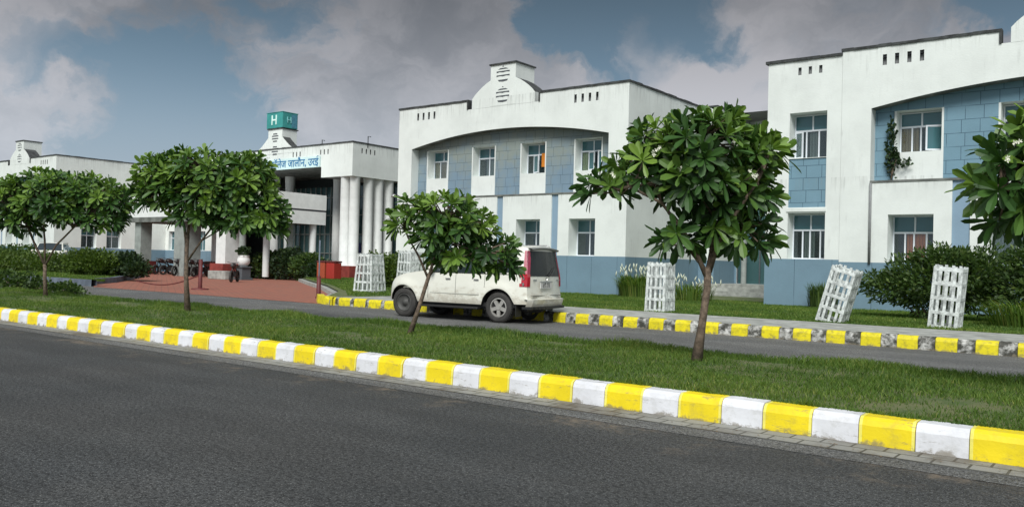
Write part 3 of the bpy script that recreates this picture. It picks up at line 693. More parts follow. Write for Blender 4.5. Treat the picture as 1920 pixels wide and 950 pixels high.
# ---------------------------------------------------------------- the parked car
PAINT = plain('cream_white_car_paint', (.78, .78, .69), .25, var=.04, scale=1.2, coat=.6)
_t = PAINT.node_tree; _b = _t.nodes['Principled BSDF']; _v = objc(_t)
_s = _t.nodes.new('ShaderNodeSeparateXYZ'); _t.links.new(_v, _s.inputs[0])
_d = mth(_t, 'MULTIPLY', mapr(_t, mth(_t, 'ADD', _s.outputs[2], mapr(_t, noise(_t, scaled(_t, _v, (1, 1, 2)), 4, 6, .7), .3, .7, -.3, .3)), .45, 1.0, 1, 0), .55)
_src = _b.inputs['Base Color'].links[0].from_socket
_t.links.new(mixc(_t, _d, _src, (.36, .31, .23)), _b.inputs['Base Color'])
_t.links.new(mapr(_t, _d, 0, .5, .22, .7), _b.inputs['Roughness'])
TRIM = plain('black_car_trim', (.018, .018, .018), .5, var=.1); TYRE = plain('dusty_tyre_rubber', (.045, .043, .04), .85, var=.3, scale=6)
ALLOY = plain('dusty_alloy', (.42, .41, .38), .45, metal=.3, var=.15); STEEL = plain('dirty_steel_wheel', (.07, .07, .065), .6, var=.2)
RED = plain('red_tail_lamp', (.45, .015, .03), .2, coat=.8, var=.05); PINK = plain('pale_red_lamp_lens', (.36, .03, .07), .25, coat=.6, var=.1)
PLATE = plain('number_plate', (.6, .6, .58), .5, var=.03); SEAM = plain('door_gap', (.10, .10, .09), .8)
SILV = plain('silver_trim', (.5, .5, .5), .3, metal=.8); DGREY = plain('dark_grey_metal', (.06, .06, .06), .5)
def make_car(label):
    root = empty('parked_car', (0, 0, 0)); tag(root, label, 'car')
    WB = 3.42; XR, XF = -.90, 4.0; RW = .44
    wheels = ((0, .43), (WB, .42))
    def ztop(x):
        P = [(-.90, 2.15), (-.78, 2.19), (.2, 2.20), (1.5, 2.18), (1.85, 2.10), (2.5, 1.48), (2.58, 1.43), (2.9, 1.40), (3.45, 1.31), (3.8, 1.18), (3.95, 1.02), (4.0, .86)]
        for (a, za), (b_, zb) in zip(P, P[1:]):
            if a <= x <= b_: return za+(zb-za)*(x-a)/(b_-a)
        return P[0][1] if x < P[0][0] else P[-1][1]
    def zlow(x):
        z = .50 if x > -.3 else .56
        for wx, wz in wheels:
            d = abs(x-wx)
            if d < .56: z = max(z, .42+math.sqrt(.56**2-d*d))
        return z
    def W(x, z):
        w_ = 1.0
        if z < .6: w_ -= (.6-z)*.25
        if z > 1.0: w_ -= (z-1.0)*.06
        if z > 1.42: w_ -= (z-1.42)*.17
        if x > 3.2: w_ -= .15*((x-3.2)/.8)**3
        if x < -.45: w_ -= .09*((-.45-x)/.45)**2
        for wx, wz in wheels:                                  # flared arches
            d = math.hypot(x-wx, z-.42)
            if .5 < d < .8 and z > .42: w_ += .035*(1-abs(d-.6)/.2) if abs(d-.6) < .2 else 0
        return w_
    def X(x, z):                                               # lean of the tailgate and the nose
        if x < -.5: return x+(.9+x-.0)*0+( -.5-x)/.4*.0+max(0, (z-1.3))*.12*((-.5-x)/.4)-max(0, 1.0-z)*.12*((-.5-x)/.4)
        return x
    xs = sorted(set(list(np.linspace(XR, -.5, 5))+list(np.linspace(-.56, .56, 17))+list(np.linspace(.6, 1.75, 8))+[1.9, 2.05, 2.2, 2.35, 2.5, 2.58, 2.7, 2.8]+list(np.linspace(WB-.56, min(WB+.56, 3.98), 17))+[3.75, 3.93, 4.0]))
    nr = 14
    body = MB()
    def P(x, r, s_):
        a, b_ = zlow(x), ztop(x); zb = min(1.42, b_-.01)
        z = a+(zb-a)*r/9 if r <= 9 else zb+(b_-zb)*(r-9)/(nr-9)
        return (X(x, z), s_*W(x, z), z)
    for s_ in (-1, 1):
        for a, b_ in zip(xs, xs[1:]):
            for r in range(nr): body.q([P(a, r, s_), P(b_, r, s_), P(b_, r+1, s_), P(a, r+1, s_)])
        for a, b_ in zip(xs, xs[1:]):                          # inner lip of the body edge and wheel arches
            pa, pb = P(a, 0, s_), P(b_, 0, s_); body.q([pa, pb, (pb[0], pb[1]-s_*.34, pb[2]), (pa[0], pa[1]-s_*.34, pa[2])], 1)
    K = 9
    def top(x, k):
        z = ztop(x); w_ = W(x, z); t = -1+2*k/K; return (X(x, z), w_*t, z+.055*(1-t*t)**.8*(1 if z > 1.5 else .8))
    for a, b_ in zip(xs, xs[1:]):
        for k in range(K): body.q([top(a, k), top(b_, k), top(b_, k+1), top(a, k+1)])
    for xe, n_ in ((XR, 0), (XF, 0)):                          # tail and nose
        for r in range(nr):
            L = [P(xe, r, -1), P(xe, r+1, -1)]; 
            for k in range(K):
                def q(rr_, k_):
                    p0 = P(xe, rr_, -1); t = -1+2*k_/K; bul = .10*(1-t*t)*(-1 if xe < 0 else 1.6); return (p0[0]+bul, -p0[1]*t, p0[2]+(.055*(1-t*t)**.8*(1 if p0[2] > 1.5 else .8) if rr_ == nr else 0))
                body.q([q(r, k), q(r, k+1), q(r+1, k+1), q(r+1, k)])
    # merge for smooth shading
    o = body.build('body', [PAINT, TRIM], root, smooth=True)
    bm = bmesh.new(); bm.from_mesh(o.data); bmesh.ops.remove_doubles(bm, verts=bm.verts, dist=.0008); bmesh.ops.recalc_face_normals(bm, faces=bm.faces); bm.to_mesh(o.data); bm.free()
    try: o.data.set_sharp_from_angle(angle=R(38))
    except Exception: pass
    fl = MB(); fl.box(-.8, 3.9, -.7, .7, .36, .62); fl.box(-.6, 3.3, -.9, .9, .45, .56); fl.build('underbody', TRIM, root)
    def rearP(y, z, off=.006):
        t = y/W(XR, z); p = X(XR, z); return (p-.10*(1-t*t)-off, y, z)
    def patch(name, poly_fn, mat, par=root, off=.006, s_=-1):
        pass
    def side_quadstrip(name, top_pts, bot_pts, mat, s_, off=.007, par=root):
        mb = MB(); n = len(top_pts); sub = 5
        for i in range(n-1):
            for j in range(sub):
                def q(i_, f_):
                    (xt, zt_), (xb, zb) = top_pts[i_], bot_pts[i_]; x = xb+(xt-xb)*f_; z = zb+(zt_-zb)*f_
                    return (X(x, z), s_*(W(x, z)+off), z)
                mb.q([q(i, j/sub), q(i+1, j/sub), q(i+1, (j+1)/sub), q(i, (j+1)/sub)])
        return mb.build(name, mat, par, smooth=True)
    for s_ in (-1, 1):
        side_quadstrip('side_window', [(1.52, 2.04), (1.72, 2.02), (2.0, 1.78), (2.36, 1.46)], [(1.52, 1.40), (1.75, 1.40), (2.0, 1.40), (2.38, 1.41)], M['car_glass'], s_)
        side_quadstrip('side_window', [(.48, 2.06), (.95, 2.07), (1.42, 2.05)], [(.52, 1.40), (.95, 1.40), (1.42, 1.40)], M['car_glass'], s_)
        side_quadstrip('side_window', [(-.55, 2.05), (-.1, 2.07), (.38, 2.06)], [(-.45, 1.46), (-.1, 1.43), (.40, 1.40)], M['car_glass'], s_)
        for xx, zz in ((1.47, .53), (.45, 1.0), (2.47, .62)):
            side_quadstrip('door_seam', [(xx, 1.40), (xx+.012, 1.40)], [(xx, zz), (xx+.012, zz)], SEAM, s_, .004)
        side_quadstrip('side_moulding', [(.62, .80), (2.4, .80)], [(.62, .775), (2.4, .775)], plain('beige_moulding', (.50, .50, .44), .5), s_, .006)
        side_quadstrip('waist_strip', [(-.5, 1.405), (2.42, 1.405)], [(-.5, 1.385), (2.42, 1.385)], TRIM, s_, .008)
        for xx in (1.66, .66):
            h = MB(); h.box(xx, xx+.17, -.012, .03, 1.20, 1.235); ho = h.build('door_handle', SILV, root, bevel=.008); ho.location = (0, s_*(W(xx, 1.2)+.005), 0)
        st = MB(); st.box(.62, 2.78, -.11, .11, .36, .42); so_ = st.build('side_step', TRIM, root, bevel=.015); so_.location = (0, s_*.98, 0)
        mr = MB(); mr.lathe([(0, -.10), (.07, -.09), (.10, -.03), (.10, .03), (.06, .09), (0, .10)], 12, axis='Y'); mo = mr.build('wing_mirror', PAINT, root, smooth=True); mo.location = (2.28, s_*1.12, 1.50); mo.scale = (.7, 1.1, .95)
        fp = MB(); fp.box(-.72, -.70, -.14, .14, .20, .56); fo = fp.build('mud_flap', TRIM, root); fo.location = (.10, s_*.86, 0)
        # tall tail lamp on the rear pillar
        tl = MB()
        for i in range(8):
            z0_, z1_ = 1.42+i*.083, 1.42+(i+1)*.083
            for (xa, xb) in ((-.90, -.80),):
                tl.q([(X(xa, z0_)-.012, s_*(W(xa, z0_)+.008), z0_), (X(xb, z0_), s_*(W(xb, z0_)+.012), z0_), (X(xb, z1_), s_*(W(xb, z1_)+.012), z1_), (X(xa, z1_)-.012, s_*(W(xa, z1_)+.008), z1_)])
            tl.q([(X(-.9, z0_)-.012, s_*(W(-.9, z0_)+.008), z0_), (X(-.9, z0_)-.035, s_*(W(-.9, z0_)-.10), z0_), (X(-.9, z1_)-.035, s_*(W(-.9, z1_)-.10), z1_), (X(-.9, z1_)-.012, s_*(W(-.9, z1_)+.008), z1_)])
        t_ = tl.build('tail_light', PINK, root, smooth=False)
        t2 = MB()
        for i in range(4):
            z0_, z1_ = 1.06+i*.09, 1.06+(i+1)*.09; ex = .20 if i in (0, 3) else .15
            t2.q([(X(-.9, z0_)-.014, s_*(W(-.9, z0_)+.010), z0_), (-.9+ex, s_*(W(-.9+ex, z0_)+.014), z0_), (-.9+ex, s_*(W(-.9+ex, z1_)+.014), z1_), (X(-.9, z1_)-.014, s_*(W(-.9, z1_)+.010), z1_)])
            t2.q([(X(-.9, z0_)-.014, s_*(W(-.9, z0_)+.010), z0_), (X(-.9, z0_)-.035, s_*(W(-.9, z0_)-.11), z0_), (X(-.9, z1_)-.035, s_*(W(-.9, z1_)-.11), z1_), (X(-.9, z1_)-.014, s_*(W(-.9, z1_)+.010), z1_)])
        t2.build('tail_light', RED, root)
        for zz in (1.13, 1.30):
            lm = MB(); lm.lathe([(.0, -.004), (.045, -.004), (.045, .01)], 14, axis='Y'); lo = lm.build('lamp_reflector', SILV, root); lo.location = (-.80, s_*(W(-.8, zz)+.02), zz)
        rl = MB(); rl.tube([(-.6, s_*.78, 2.20), (-.5, s_*.78, 2.27), (1.3, s_*.78, 2.26), (1.45, s_*.78, 2.18)], .02, 8); rl.build('roof_rail', SILV, root, smooth=True)
        hl = MB(); hl.lathe([(0, .0), (.12, .0), (.15, -.06)], 16, axis='Y'); ho = hl.build('headlight', M['frame'], root, smooth=True); ho.location = (3.98, s_*.62, .92); ho.rotation_euler = (0, 0, R(-80)); ho.scale = (1.2, 1, .9)
        for (wx, wz) in wheels:
            wr = wx == 0
            whl = MB(); w0, w1 = .66, .97
            whl.lathe([(.27, w1-.03), (.30, w1), (.38, w1+.0), (.43, w1-.03), (RW, w1-.09), (RW, w0+.09), (.43, w0+.03), (.3, w0)], 40, axis='Y')
            for k in range(40):                                 # tread lugs
                t = 2*math.pi*k/40; Tm = Matrix.Rotation(-t, 4, 'Y'); whl.box(RW-.012, RW+.012, w1-.13+.06*(k % 2), w1-.05, -.018, .018, 0, Tm)
            wo_ = whl.build('wheel', TYRE, root, smooth=False); wo_.location = (wx, 0, .44); wo_.scale = (1, s_, 1)
            rm = MB(); mat_ = ALLOY if wr else STEEL
            rm.lathe([(.275, w1-.16), (.275, w1-.02), (.245, w1-.015), (.24, w1-.09)], 32, axis='Y')
            if wr:
                for k in range(5):
                    Tm = Matrix.Rotation(2*math.pi*k/5+.3, 4, 'Y')
                    rm.box(.04, .255, w1-.085, w1-.03, -.052, .052, 0, Tm)
                rm.lathe([(0, w1-.015), (.07, w1-.015), (.09, w1-.05)], 20, axis='Y')
            else:
                rm.lathe([(0, w1-.03), (.08, w1-.03), (.10, w1-.09), (.2, w1-.06), (.245, w1-.03)], 24, axis='Y')
            rm.build('rim', mat_, wo_, smooth=not wr)
            bk = MB(); bk.lathe([(0, w1-.15), (.27, w1-.15)], 24, axis='Y'); bk.build('brake_disc', TRIM, wo_)
    # tail: window, spoiler, plate, bumper
    g_ = MB(); n = 10; rows = 6
    for j in range(rows):
        for i in range(n):
            def q(i_, j_):
                z = 1.36+(2.08-1.36)*j_/rows; hw = .87-.10*(j_/rows)**1.5-(.04 if j_ == 0 else 0); return rearP(-hw+2*hw*i_/n, z, .012)
            g_.q([q(i, j), q(i+1, j), q(i+1, j+1), q(i, j+1)])
    g_.build('rear_window', plain('black_rear_glass', (.008, .010, .012), .22, var=.05), root, smooth=True)
    sp = MB(); sp.sm = True
    pr_ = [(-.62, 2.18), (-.86, 2.18), (-.95, 2.15), (-.93, 2.11), (-.80, 2.09)]
    for (ya, yb) in zip(np.linspace(-.72, .72, 9), np.linspace(-.72, .72, 9)[1:]):
        for (a, b_) in zip(pr_, pr_[1:]):
            cr = lambda y: .055*(1-(y/.8)**2)
            sp.q([(a[0]-.03*(1-(ya/.72)**2), ya, a[1]+cr(ya)-.03), (a[0]-.03*(1-(yb/.72)**2), yb, a[1]+cr(yb)-.03), (b_[0]-.03*(1-(yb/.72)**2), yb, b_[1]+cr(yb)-.03), (b_[0]-.03*(1-(ya/.72)**2), ya, b_[1]+cr(ya)-.03)])
    sp.build('spoiler', plain('grey_spoiler', (.20, .21, .20), .5), root, smooth=True)
    w_ = MB(); p0, p1, p2 = rearP(-.02, 1.36, .05), rearP(-.12, 1.42, .05), rearP(-.42, 1.62, .04); w_.tube([p0, p1, p2], [.025, .012, .007], 6); w_.build('rear_wiper', TRIM, root)
    npx = rearP(.0, 1.12, .03); pl = MB(); pl.box(-.012, .012, -.30, .30, -.085, .085); po = pl.build('number_plate', PLATE, root); po.location = (npx[0]-.01, .12, 1.10)
    text('lettering', 'UP 92', .10, (-.014, 0, .035), (R(90), 0, R(-90)), TRIM, po, .001, 'CENTER', 1.5); text('lettering', 'K 8 1 0 4', .085, (-.014, 0, -.035), (R(90), 0, R(-90)), TRIM, po, .001, 'CENTER', 1.2)
    hd = MB(); hd.box(-.03, .01, -.33, .33, 1.19, 1.215); ho = hd.build('tailgate_handle', SILV, root); ho.location = (npx[0], .1, 0)
    em = MB(); em.lathe([(.0, 0), (.04, 0), (.045, .012)], 14, axis='Z', T=Matrix.Rotation(R(-90), 4, 'Y')); eo = em.build('emblem', SILV, root); eo.location = (npx[0]-.0, .1, 1.29)
    for yy in (-.66, .6):
        bd = MB(); bd.box(-.006, .0, -.09, .09, -.018, .018); bo = bd.build('badge', SILV, root); bo.location = (rearP(yy, 1.25, .012)[0], yy, 1.25)
    bp = MB()
    for i in range(12):
        ya, yb = -.98+1.96*i/12, -.98+1.96*(i+1)/12
        bx = lambda y: -1.02-.10*(1-(y/.98)**2) if abs(y) < .9 else -.90-.12*(1-(abs(y)-.9)/.08*.6)
        prof = [(.10, .72), (-.03, .70), (0, .58), (.03, .50), (.30, .48)]
        for a, b_ in zip(prof, prof[1:]): bp.q([(bx(ya)+a[0], ya, a[1]), (bx(yb)+a[0], yb, a[1]), (bx(yb)+b_[0], yb, b_[1]), (bx(ya)+b_[0], ya, b_[1])], 0)
        bp.box(bx(ya)-.06, bx(ya)+.25, ya, yb-.001, .43, .495, 1)
    bp.build('rear_bumper', [PAINT, TRIM], root)
    sm = MB(); sm.box(-1.02, -.98, -.8, .8, .80, .815); sm.build('tailgate_seam', SEAM, root)
    sw = MB(); sw.tube([(-1.0, .2, .38), (-.6, .25, .38), (.3, .3, .38)], .05, 8); sw.lathe([(0, -.13), (.30, -.13), (.36, -.08), (.36, .05), (.3, .1), (0, .1)], 24, T=Matrix.Translation((-.45, 0, .42))); sw.build('spare_wheel', TYRE, root, smooth=True)
    ws = MB()
    for k in range(1, K-1+1):
        pass
    for i in range(8):
        for k in range(K):
            xa, xb = 1.80+(2.46-1.80)*i/8, 1.80+(2.46-1.80)*(i+1)/8
            def q(x, k_): a = top(x, k_); t = -1+2*k_/K; return (a[0]+.006, a[1]*.93, a[2]+.008)
            ws.q([q(xa, k), q(xb, k), q(xb, k+1), q(xa, k+1)])
    ws.build('windscreen', M['car_glass'], root, smooth=True)
    cab = MB(); cab.box(-.3, 2.1, -.78, .78, .8, 1.30); cab.build('cabin_floor', TRIM, root)
    for (sx_, sy_) in ((1.35, -.4), (1.35, .4), (.35, -.4), (.35, .4)):
        se = MB(); se.box(sx_-.16, sx_, sy_-.24, sy_+.24, 1.2, 1.75); se.box(sx_-.13, sx_-.02, sy_-.12, sy_+.12, 1.75, 1.95); se.build('seat', TRIM, root, bevel=.03)
    return root
car = make_car('muddy cream white off-road car parked on the service road behind the small tree')
cyaw = R(6.5); rwp = gnd(935, 605)
car.rotation_euler = (0, 0, math.pi+cyaw)
# near-side rear tyre touches the road where the photo has it
off = Vector((0, -.97*-1, 0)); 
fwd = Vector((-math.cos(cyaw), -math.sin(cyaw), 0)); nrm = Vector((-math.sin(cyaw), math.cos(cyaw), 0))
car.scale = (1.0, 1.1, 1.0); car.location = rwp + nrm*1.0 + Vector((0, 0, .004))
car2 = copy_tree(car); tag(car2, 'white car mostly hidden behind the round clipped shrub', 'car')
car2.location = (-75.2, 33.6, .27); car2.rotation_euler = (0, 0, R(-35))

# ---------------------------------------------------------------- foliage
def leafcloud(mb, lobes, n, size, rng, up=.3, aspect=.45):
    """small leaf quads in ellipsoid lobes (cx,cy,cz,rx,ry,rz)"""
    if mb.t is None: mb.t = []
    vol = [l[3]*l[4]*l[5] for l in lobes]; tv = sum(vol)
    for l, vv in zip(lobes, vol):
        for _ in range(int(n*vv/tv)):
            d = Vector((rng.gauss(0, 1), rng.gauss(0, 1), rng.gauss(0, 1))).normalized(); r = rng.random()**.35
            wob = 1+.18*math.sin(d.x*7+l[0]*3)*math.cos(d.z*6+l[2]*2)+.12*math.sin(d.y*11)
            p = Vector((l[0]+d.x*l[3]*r*wob, l[1]+d.y*l[4]*r*wob, l[2]+d.z*l[5]*r*wob))
            a = (d+Vector((rng.uniform(-.8, .8), rng.uniform(-.8, .8), rng.uniform(-.6, .8)+up))).normalized()
            b_ = a.cross(Vector((rng.uniform(-1, 1), rng.uniform(-1, 1), rng.uniform(-1, 1)))).normalized()
            s_ = size*rng.uniform(.6, 1.3); h_ = s_*aspect
            mb.q([p, p+a*s_*.5+b_*h_, p+a*s_, p+a*s_*.5-b_*h_]); mb.t.append(min(1, max(0, rng.gauss(.42, .2))))
def shrub(name, label, loc, lobes, n, size, mat, seed=1, stems=5, cat='shrub', group=None, up=.3, aspect=.45):
    rng = random.Random(seed); root = empty(name, loc); tag(root, label, cat, group)
    mb = MB(); leafcloud(mb, lobes, n, size, rng, up, aspect); mb.build('foliage', M[mat], root)
    st = MB()
    for i in range(stems):
        l = rng.choice(lobes); e = Vector((l[0]+rng.uniform(-.5, .5)*l[3], l[1], l[2])); s0 = Vector((e.x*.3+rng.uniform(-.1, .1), e.y*.3, -.02))
        st.tube([s0, s0.lerp(e, .5)+Vector((0, 0, .1)), e], [.03, .02, .01], 6)
    st.build('stem', M['bark'], root, smooth=True); return root
def add_leaf(mb, base, axis, out, L, W_, droop, rng, tint):
    side = axis.cross(out).normalized()
    nrm_ = side.cross(out).normalized()
    pts = []; prof = ((0, .10), (.28, .42), (.60, .95), (.86, .86), (1.0, .0))
    for (t, w_) in prof:
        c = base+out*(L*t)+Vector((0, 0, -1))*(droop*L*t*t)
        if w_ == 0: pts.append((c,)); continue
        pts.append((c-side*W_*w_*.5+nrm_*W_*w_*.12*-1, c, c+side*W_*w_*.5+nrm_*W_*w_*.12*-1))
    b = len(mb.v)
    for p in pts: mb.v += [tuple(x) for x in p]
    for i in range(3):
        a = b+3*i
        mb.f += [(a, a+1, a+4, a+3), (a+1, a+2, a+5, a+4)]; mb.m += [0, 0]; mb.t += [tint, tint]
    a = b+9; mb.f += [(a, a+1, b+12), (a+1, a+2, b+12)]; mb.m += [0, 0]; mb.t += [tint, tint]
def plumeria(label, base, D, trunk, limbs, lobes, dens, leafL, seed, flowers=()):
    """trunk/limbs: polylines of (u, v, radius, depth offset); lobes: (u, v, ru, rv, limb index); all turned into metres at distance D"""
    rng = random.Random(seed); root = empty('plumeria_tree', base); tag(root, label, 'tree', 'young broad-leaved trees along the grass strip')
    k = D/FPX; up = Vector((0, 0, 1)); back = Vector((_F.x, _F.y, 0)).normalized(); lat = Vector((_R.x, _R.y, 0)).normalized()
    def L3(u, v, dd=0): return atD(u, v, D+dd)-Vector(base)
    tb = MB(); tb.sm = True
    pts = [Vector((0, 0, -.06))]+[L3(u, v, dd) for (u, v, r, dd) in trunk[1:]]
    rad = [t[2] for t in trunk]; tb.tube(pts, [rad[0]*1.25]+rad[1:], 10)
    ends = []
    for lb in limbs:
        P_ = [L3(u, v, dd) for (u, v, r, dd) in lb]; tb.tube(P_, [x[2] for x in lb], 8); ends.append((P_, lb[-1][2]))
    cr = MB(); cr.t = []; fl = MB(); tips = []
    cc = sum((L3(l[0], l[1]) for l in lobes), Vector())/len(lobes)
    for (u, v, ru, rv, li) in lobes:
        c = L3(u, v); a, b_ = ru*k*.9, rv*k*.9; dpt = (a+b_)/2*1.05
        n = int(dens*(a*b_*dpt)**.66*3.3)
        placed = 0; tries = 0
        while placed < n and tries < n*30:
            tries += 1
            d = Vector((rng.gauss(0, 1), rng.gauss(0, 1), rng.gauss(0, 1))).normalized(); r = rng.uniform(.35, 1.25)**.5
            if d.z < -.75: continue
            o_ = lat*(d.x*a*r)+back*(d.y*dpt*r)+up*(d.z*b_*r)
            p = c+o_
            if any((p-q).length < leafL*.60 for q in tips): continue
            tips.append(p); placed += 1
            P_, rr_ = ends[li]; src = min(P_[len(P_)//2:], key=lambda q: (q-p).length) if rng.random() < .6 else P_[-1]
            ax = (o_.normalized()*1.0+(p-cc).normalized()*.5+up*.55+Vector((rng.uniform(-.25, .25), rng.uniform(-.25, .25), 0))).normalized()
            mid = src.lerp(p, .55)-ax*.04-up*.03
            tb.tube([src, mid, p-ax*.02], [min(rr_, .022), .016, .012], 5)
            nl = rng.randint(11, 17); ph = rng.uniform(0, 6.28)
            e1 = ax.cross(Vector((.3, .5, .2))).normalized(); e2 = ax.cross(e1)
            bt = rng.gauss(.40, .17)+(.16 if (p-cc).z > 0 else -.04)  # upper clusters tinted lighter, lower ones darker, as if lit from above
            for j in range(nl):
                th = ph+j*2.399; f_ = j/nl; el = R(22+82*f_+rng.uniform(-9, 9))
                out = (ax*math.cos(el)+(e1*math.cos(th)+e2*math.sin(th))*math.sin(el)).normalized()
                ll = leafL*(.62+.42*math.sin(math.pi*min(1, f_*.85+.2)))*rng.uniform(.72, 1.15)
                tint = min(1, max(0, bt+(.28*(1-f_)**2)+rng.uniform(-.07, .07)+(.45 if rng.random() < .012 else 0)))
                add_leaf(cr, p+out*.01, ax if abs(out.dot(ax)) < .95 else e1, out, ll, ll*rng.uniform(.27, .36), rng.uniform(.02, .28), rng, tint)
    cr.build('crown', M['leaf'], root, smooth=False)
    tb.build('trunk', M['bark'], root, smooth=True)
    if flowers:
        for (u, v) in flowers:
            c = L3(u, v, -leafL*1.5); fl = MB()
            for _ in range(2):
                p = c+Vector((rng.uniform(-.05, .05), rng.uniform(-.05, .05), rng.uniform(-.05, .05)))
                for j in range(5):
                    t = j*1.2566+rng.random(); d1 = lat*math.cos(t)+up*math.sin(t); d2 = lat*math.cos(t+.9)+up*math.sin(t+.9)
                    fl.q([p, p+d1*.022-back*.006, p+(d1+d2)*.02-back*.01, p+d2*.018-back*.006])
            fl.build('flower', M['petal'], root)
    return root
def depth_of(p): return (Vector(p)-Vector((0, 0, CAMZ))).dot(_F)
bz = .27
b1 = gnd(1305, 678, bz); D1 = depth_of(b1)
plumeria('largest tree with wide crown and pinkish forked trunk, beside the striped kerb', b1, D1,
    [(1305, 678, .075, 0), (1316, 610, .06, 0), (1326, 540, .055, 0), (1327, 500, .06, 0)],
    [[(1326, 520, .05, 0), (1308, 480, .035, 0), (1280, 430, .028, -.1), (1240, 380, .024, -.2), (1180, 350, .02, -.3)],
     [(1327, 510, .045, 0), (1338, 450, .036, .1), (1340, 380, .03, .2), (1320, 310, .024, .2), (1300, 260, .02, .1)],
     [(1330, 510, .04, 0), (1345, 460, .034, -.1), (1380, 400, .028, -.3), (1420, 340, .022, -.4), (1440, 300, .018, -.4)],
     [(1332, 470, .03, 0), (1360, 440, .025, .2), (1400, 420, .02, .4)],
     [(1310, 490, .028, 0), (1290, 465, .022, .2), (1270, 440, .018, .4)]],
    [(1320, 280, 92, 56, 1), (1240, 268, 46, 32, 1), (1205, 320, 58, 36, 0), (1132, 352, 36, 24, 0), (1300, 335, 96, 34, 1), (1415, 292, 48, 34, 2), (1405, 350, 46, 36, 2), (1402, 432, 42, 36, 3), (1275, 440, 42, 26, 4), (1330, 425, 34, 22, 3), (1340, 235, 42, 20, 1), (1345, 375, 44, 24, 3)],
    42, .35, 11, [(1150, 330), (1232, 283), (1225, 290), (1380, 268), (1405, 325), (1416, 332), (1380, 263), (1270, 318)])
b2 = gnd(768, 622, bz); D2 = depth_of(b2)
plumeria('small tree with leaning thin trunk, standing in front of the parked car', b2, D2,
    [(768, 622, .05, 0), (786, 575, .042, 0), (800, 530, .04, 0), (806, 512, .04, 0)],
    [[(803, 522, .028, 0), (785, 480, .022, 0), (765, 445, .018, 0), (758, 425, .016, 0)],
     [(806, 512, .03, 0), (818, 470, .025, .1), (830, 430, .02, .1), (835, 405, .018, .1)],
     [(806, 515, .028, 0), (830, 485, .022, -.1), (870, 465, .02, -.2), (905, 465, .018, -.2)]],
    [(835, 405, 62, 38, 1), (757, 415, 22, 22, 0), (775, 400, 30, 22, 0), (880, 430, 44, 30, 1), (922, 472, 44, 28, 2), (862, 474, 50, 32, 2), (945, 488, 26, 20, 2), (810, 440, 40, 28, 1)],
    35, .31, 22)
b3 = gnd(352, 582, bz); D3 = depth_of(b3)
plumeria('dome-crowned tree with one straight trunk, before the brick driveway', b3, D3,
    [(352, 582, .07, 0), (349, 520, .055, 0), (350, 470, .05, 0), (352, 440, .05, 0)],
    [[(351, 470, .04, 0), (345, 420, .032, 0), (320, 380, .026, -.1), (295, 350, .022, -.2)],
     [(352, 440, .04, 0), (360, 390, .03, .1), (385, 340, .025, .1), (390, 320, .02, .1)],
     [(351, 490, .03, 0), (375, 455, .026, -.1), (410, 410, .022, -.2), (450, 370, .02, -.3)],
     [(380, 450, .02, 0), (430, 420, .018, 0), (490, 395, .016, .1)]],
    [(390, 318, 92, 34, 1), (302, 328, 42, 32, 0), (305, 360, 52, 34, 0), (390, 360, 80, 40, 1), (460, 350, 50, 40, 2), (500, 395, 34, 32, 3), (455, 405, 50, 32, 3), (365, 400, 50, 24, 1), (505, 415, 26, 24, 3), (470, 320, 36, 26, 2)],
    34, .33, 33, [(432, 380), (440, 376), (444, 384), (420, 405), (427, 410), (545, 400), (486, 361), (345, 392)])
b4 = gnd(86, 556, bz); D4 = depth_of(b4)
plumeria('leftmost tree with trunk splitting low into three, beside the clipped hedge', b4, D4,
    [(86, 556, .06, 0), (84, 520, .055, 0), (84, 495, .055, 0)],
    [[(84, 497, .04, 0), (66, 460, .034, 0), (52, 425, .028, 0), (40, 390, .022, 0)],
     [(84, 495, .035, 0), (84, 450, .03, .1), (80, 410, .026, .1), (95, 370, .02, .1)],
     [(85, 497, .036, 0), (105, 460, .03, -.1), (140, 425, .026, -.2), (185, 385, .02, -.3)]],
    [(90, 352, 70, 28, 1), (25, 372, 52, 36, 0), (100, 385, 70, 34, 1), (35, 415, 40, 24, 0), (165, 360, 48, 28, 2), (205, 378, 38, 30, 2), (195, 410, 38, 26, 2), (140, 400, 40, 24, 2), (-25, 390, 40, 36, 0)],
    35, .33, 44, [(166, 380), (175, 385), (163, 392), (138, 365), (216, 392)])
b5 = Vector((.0, 12.3, bz)); D5 = depth_of(atY(2040, 400, 12.1))
plumeria('tree at the right border of the picture, only its left leaf clusters showing', b5, D5,
    [(2120, 760, .08, 0), (2110, 560, .06, 0), (2080, 460, .055, 0)],
    [[(2080, 460, .04, 0), (2020, 420, .034, 0), (1930, 370, .028, -.1), (1880, 345, .022, -.1)],
     [(2080, 460, .04, 0), (2060, 380, .03, .1), (2000, 290, .025, .1), (1950, 250, .02, .1)]],
    [(1895, 305, 44, 32, 0), (1945, 275, 55, 55, 1), (1870, 350, 44, 30, 0), (1930, 350, 70, 55, 0), (1900, 395, 42, 30, 0), (1960, 420, 50, 30, 0), (2040, 330, 90, 90, 1), (1815, 347, 16, 12, 0), (1915, 240, 20, 22, 1)],
    38, .36, 55, [(1887, 292), (1912, 270)])

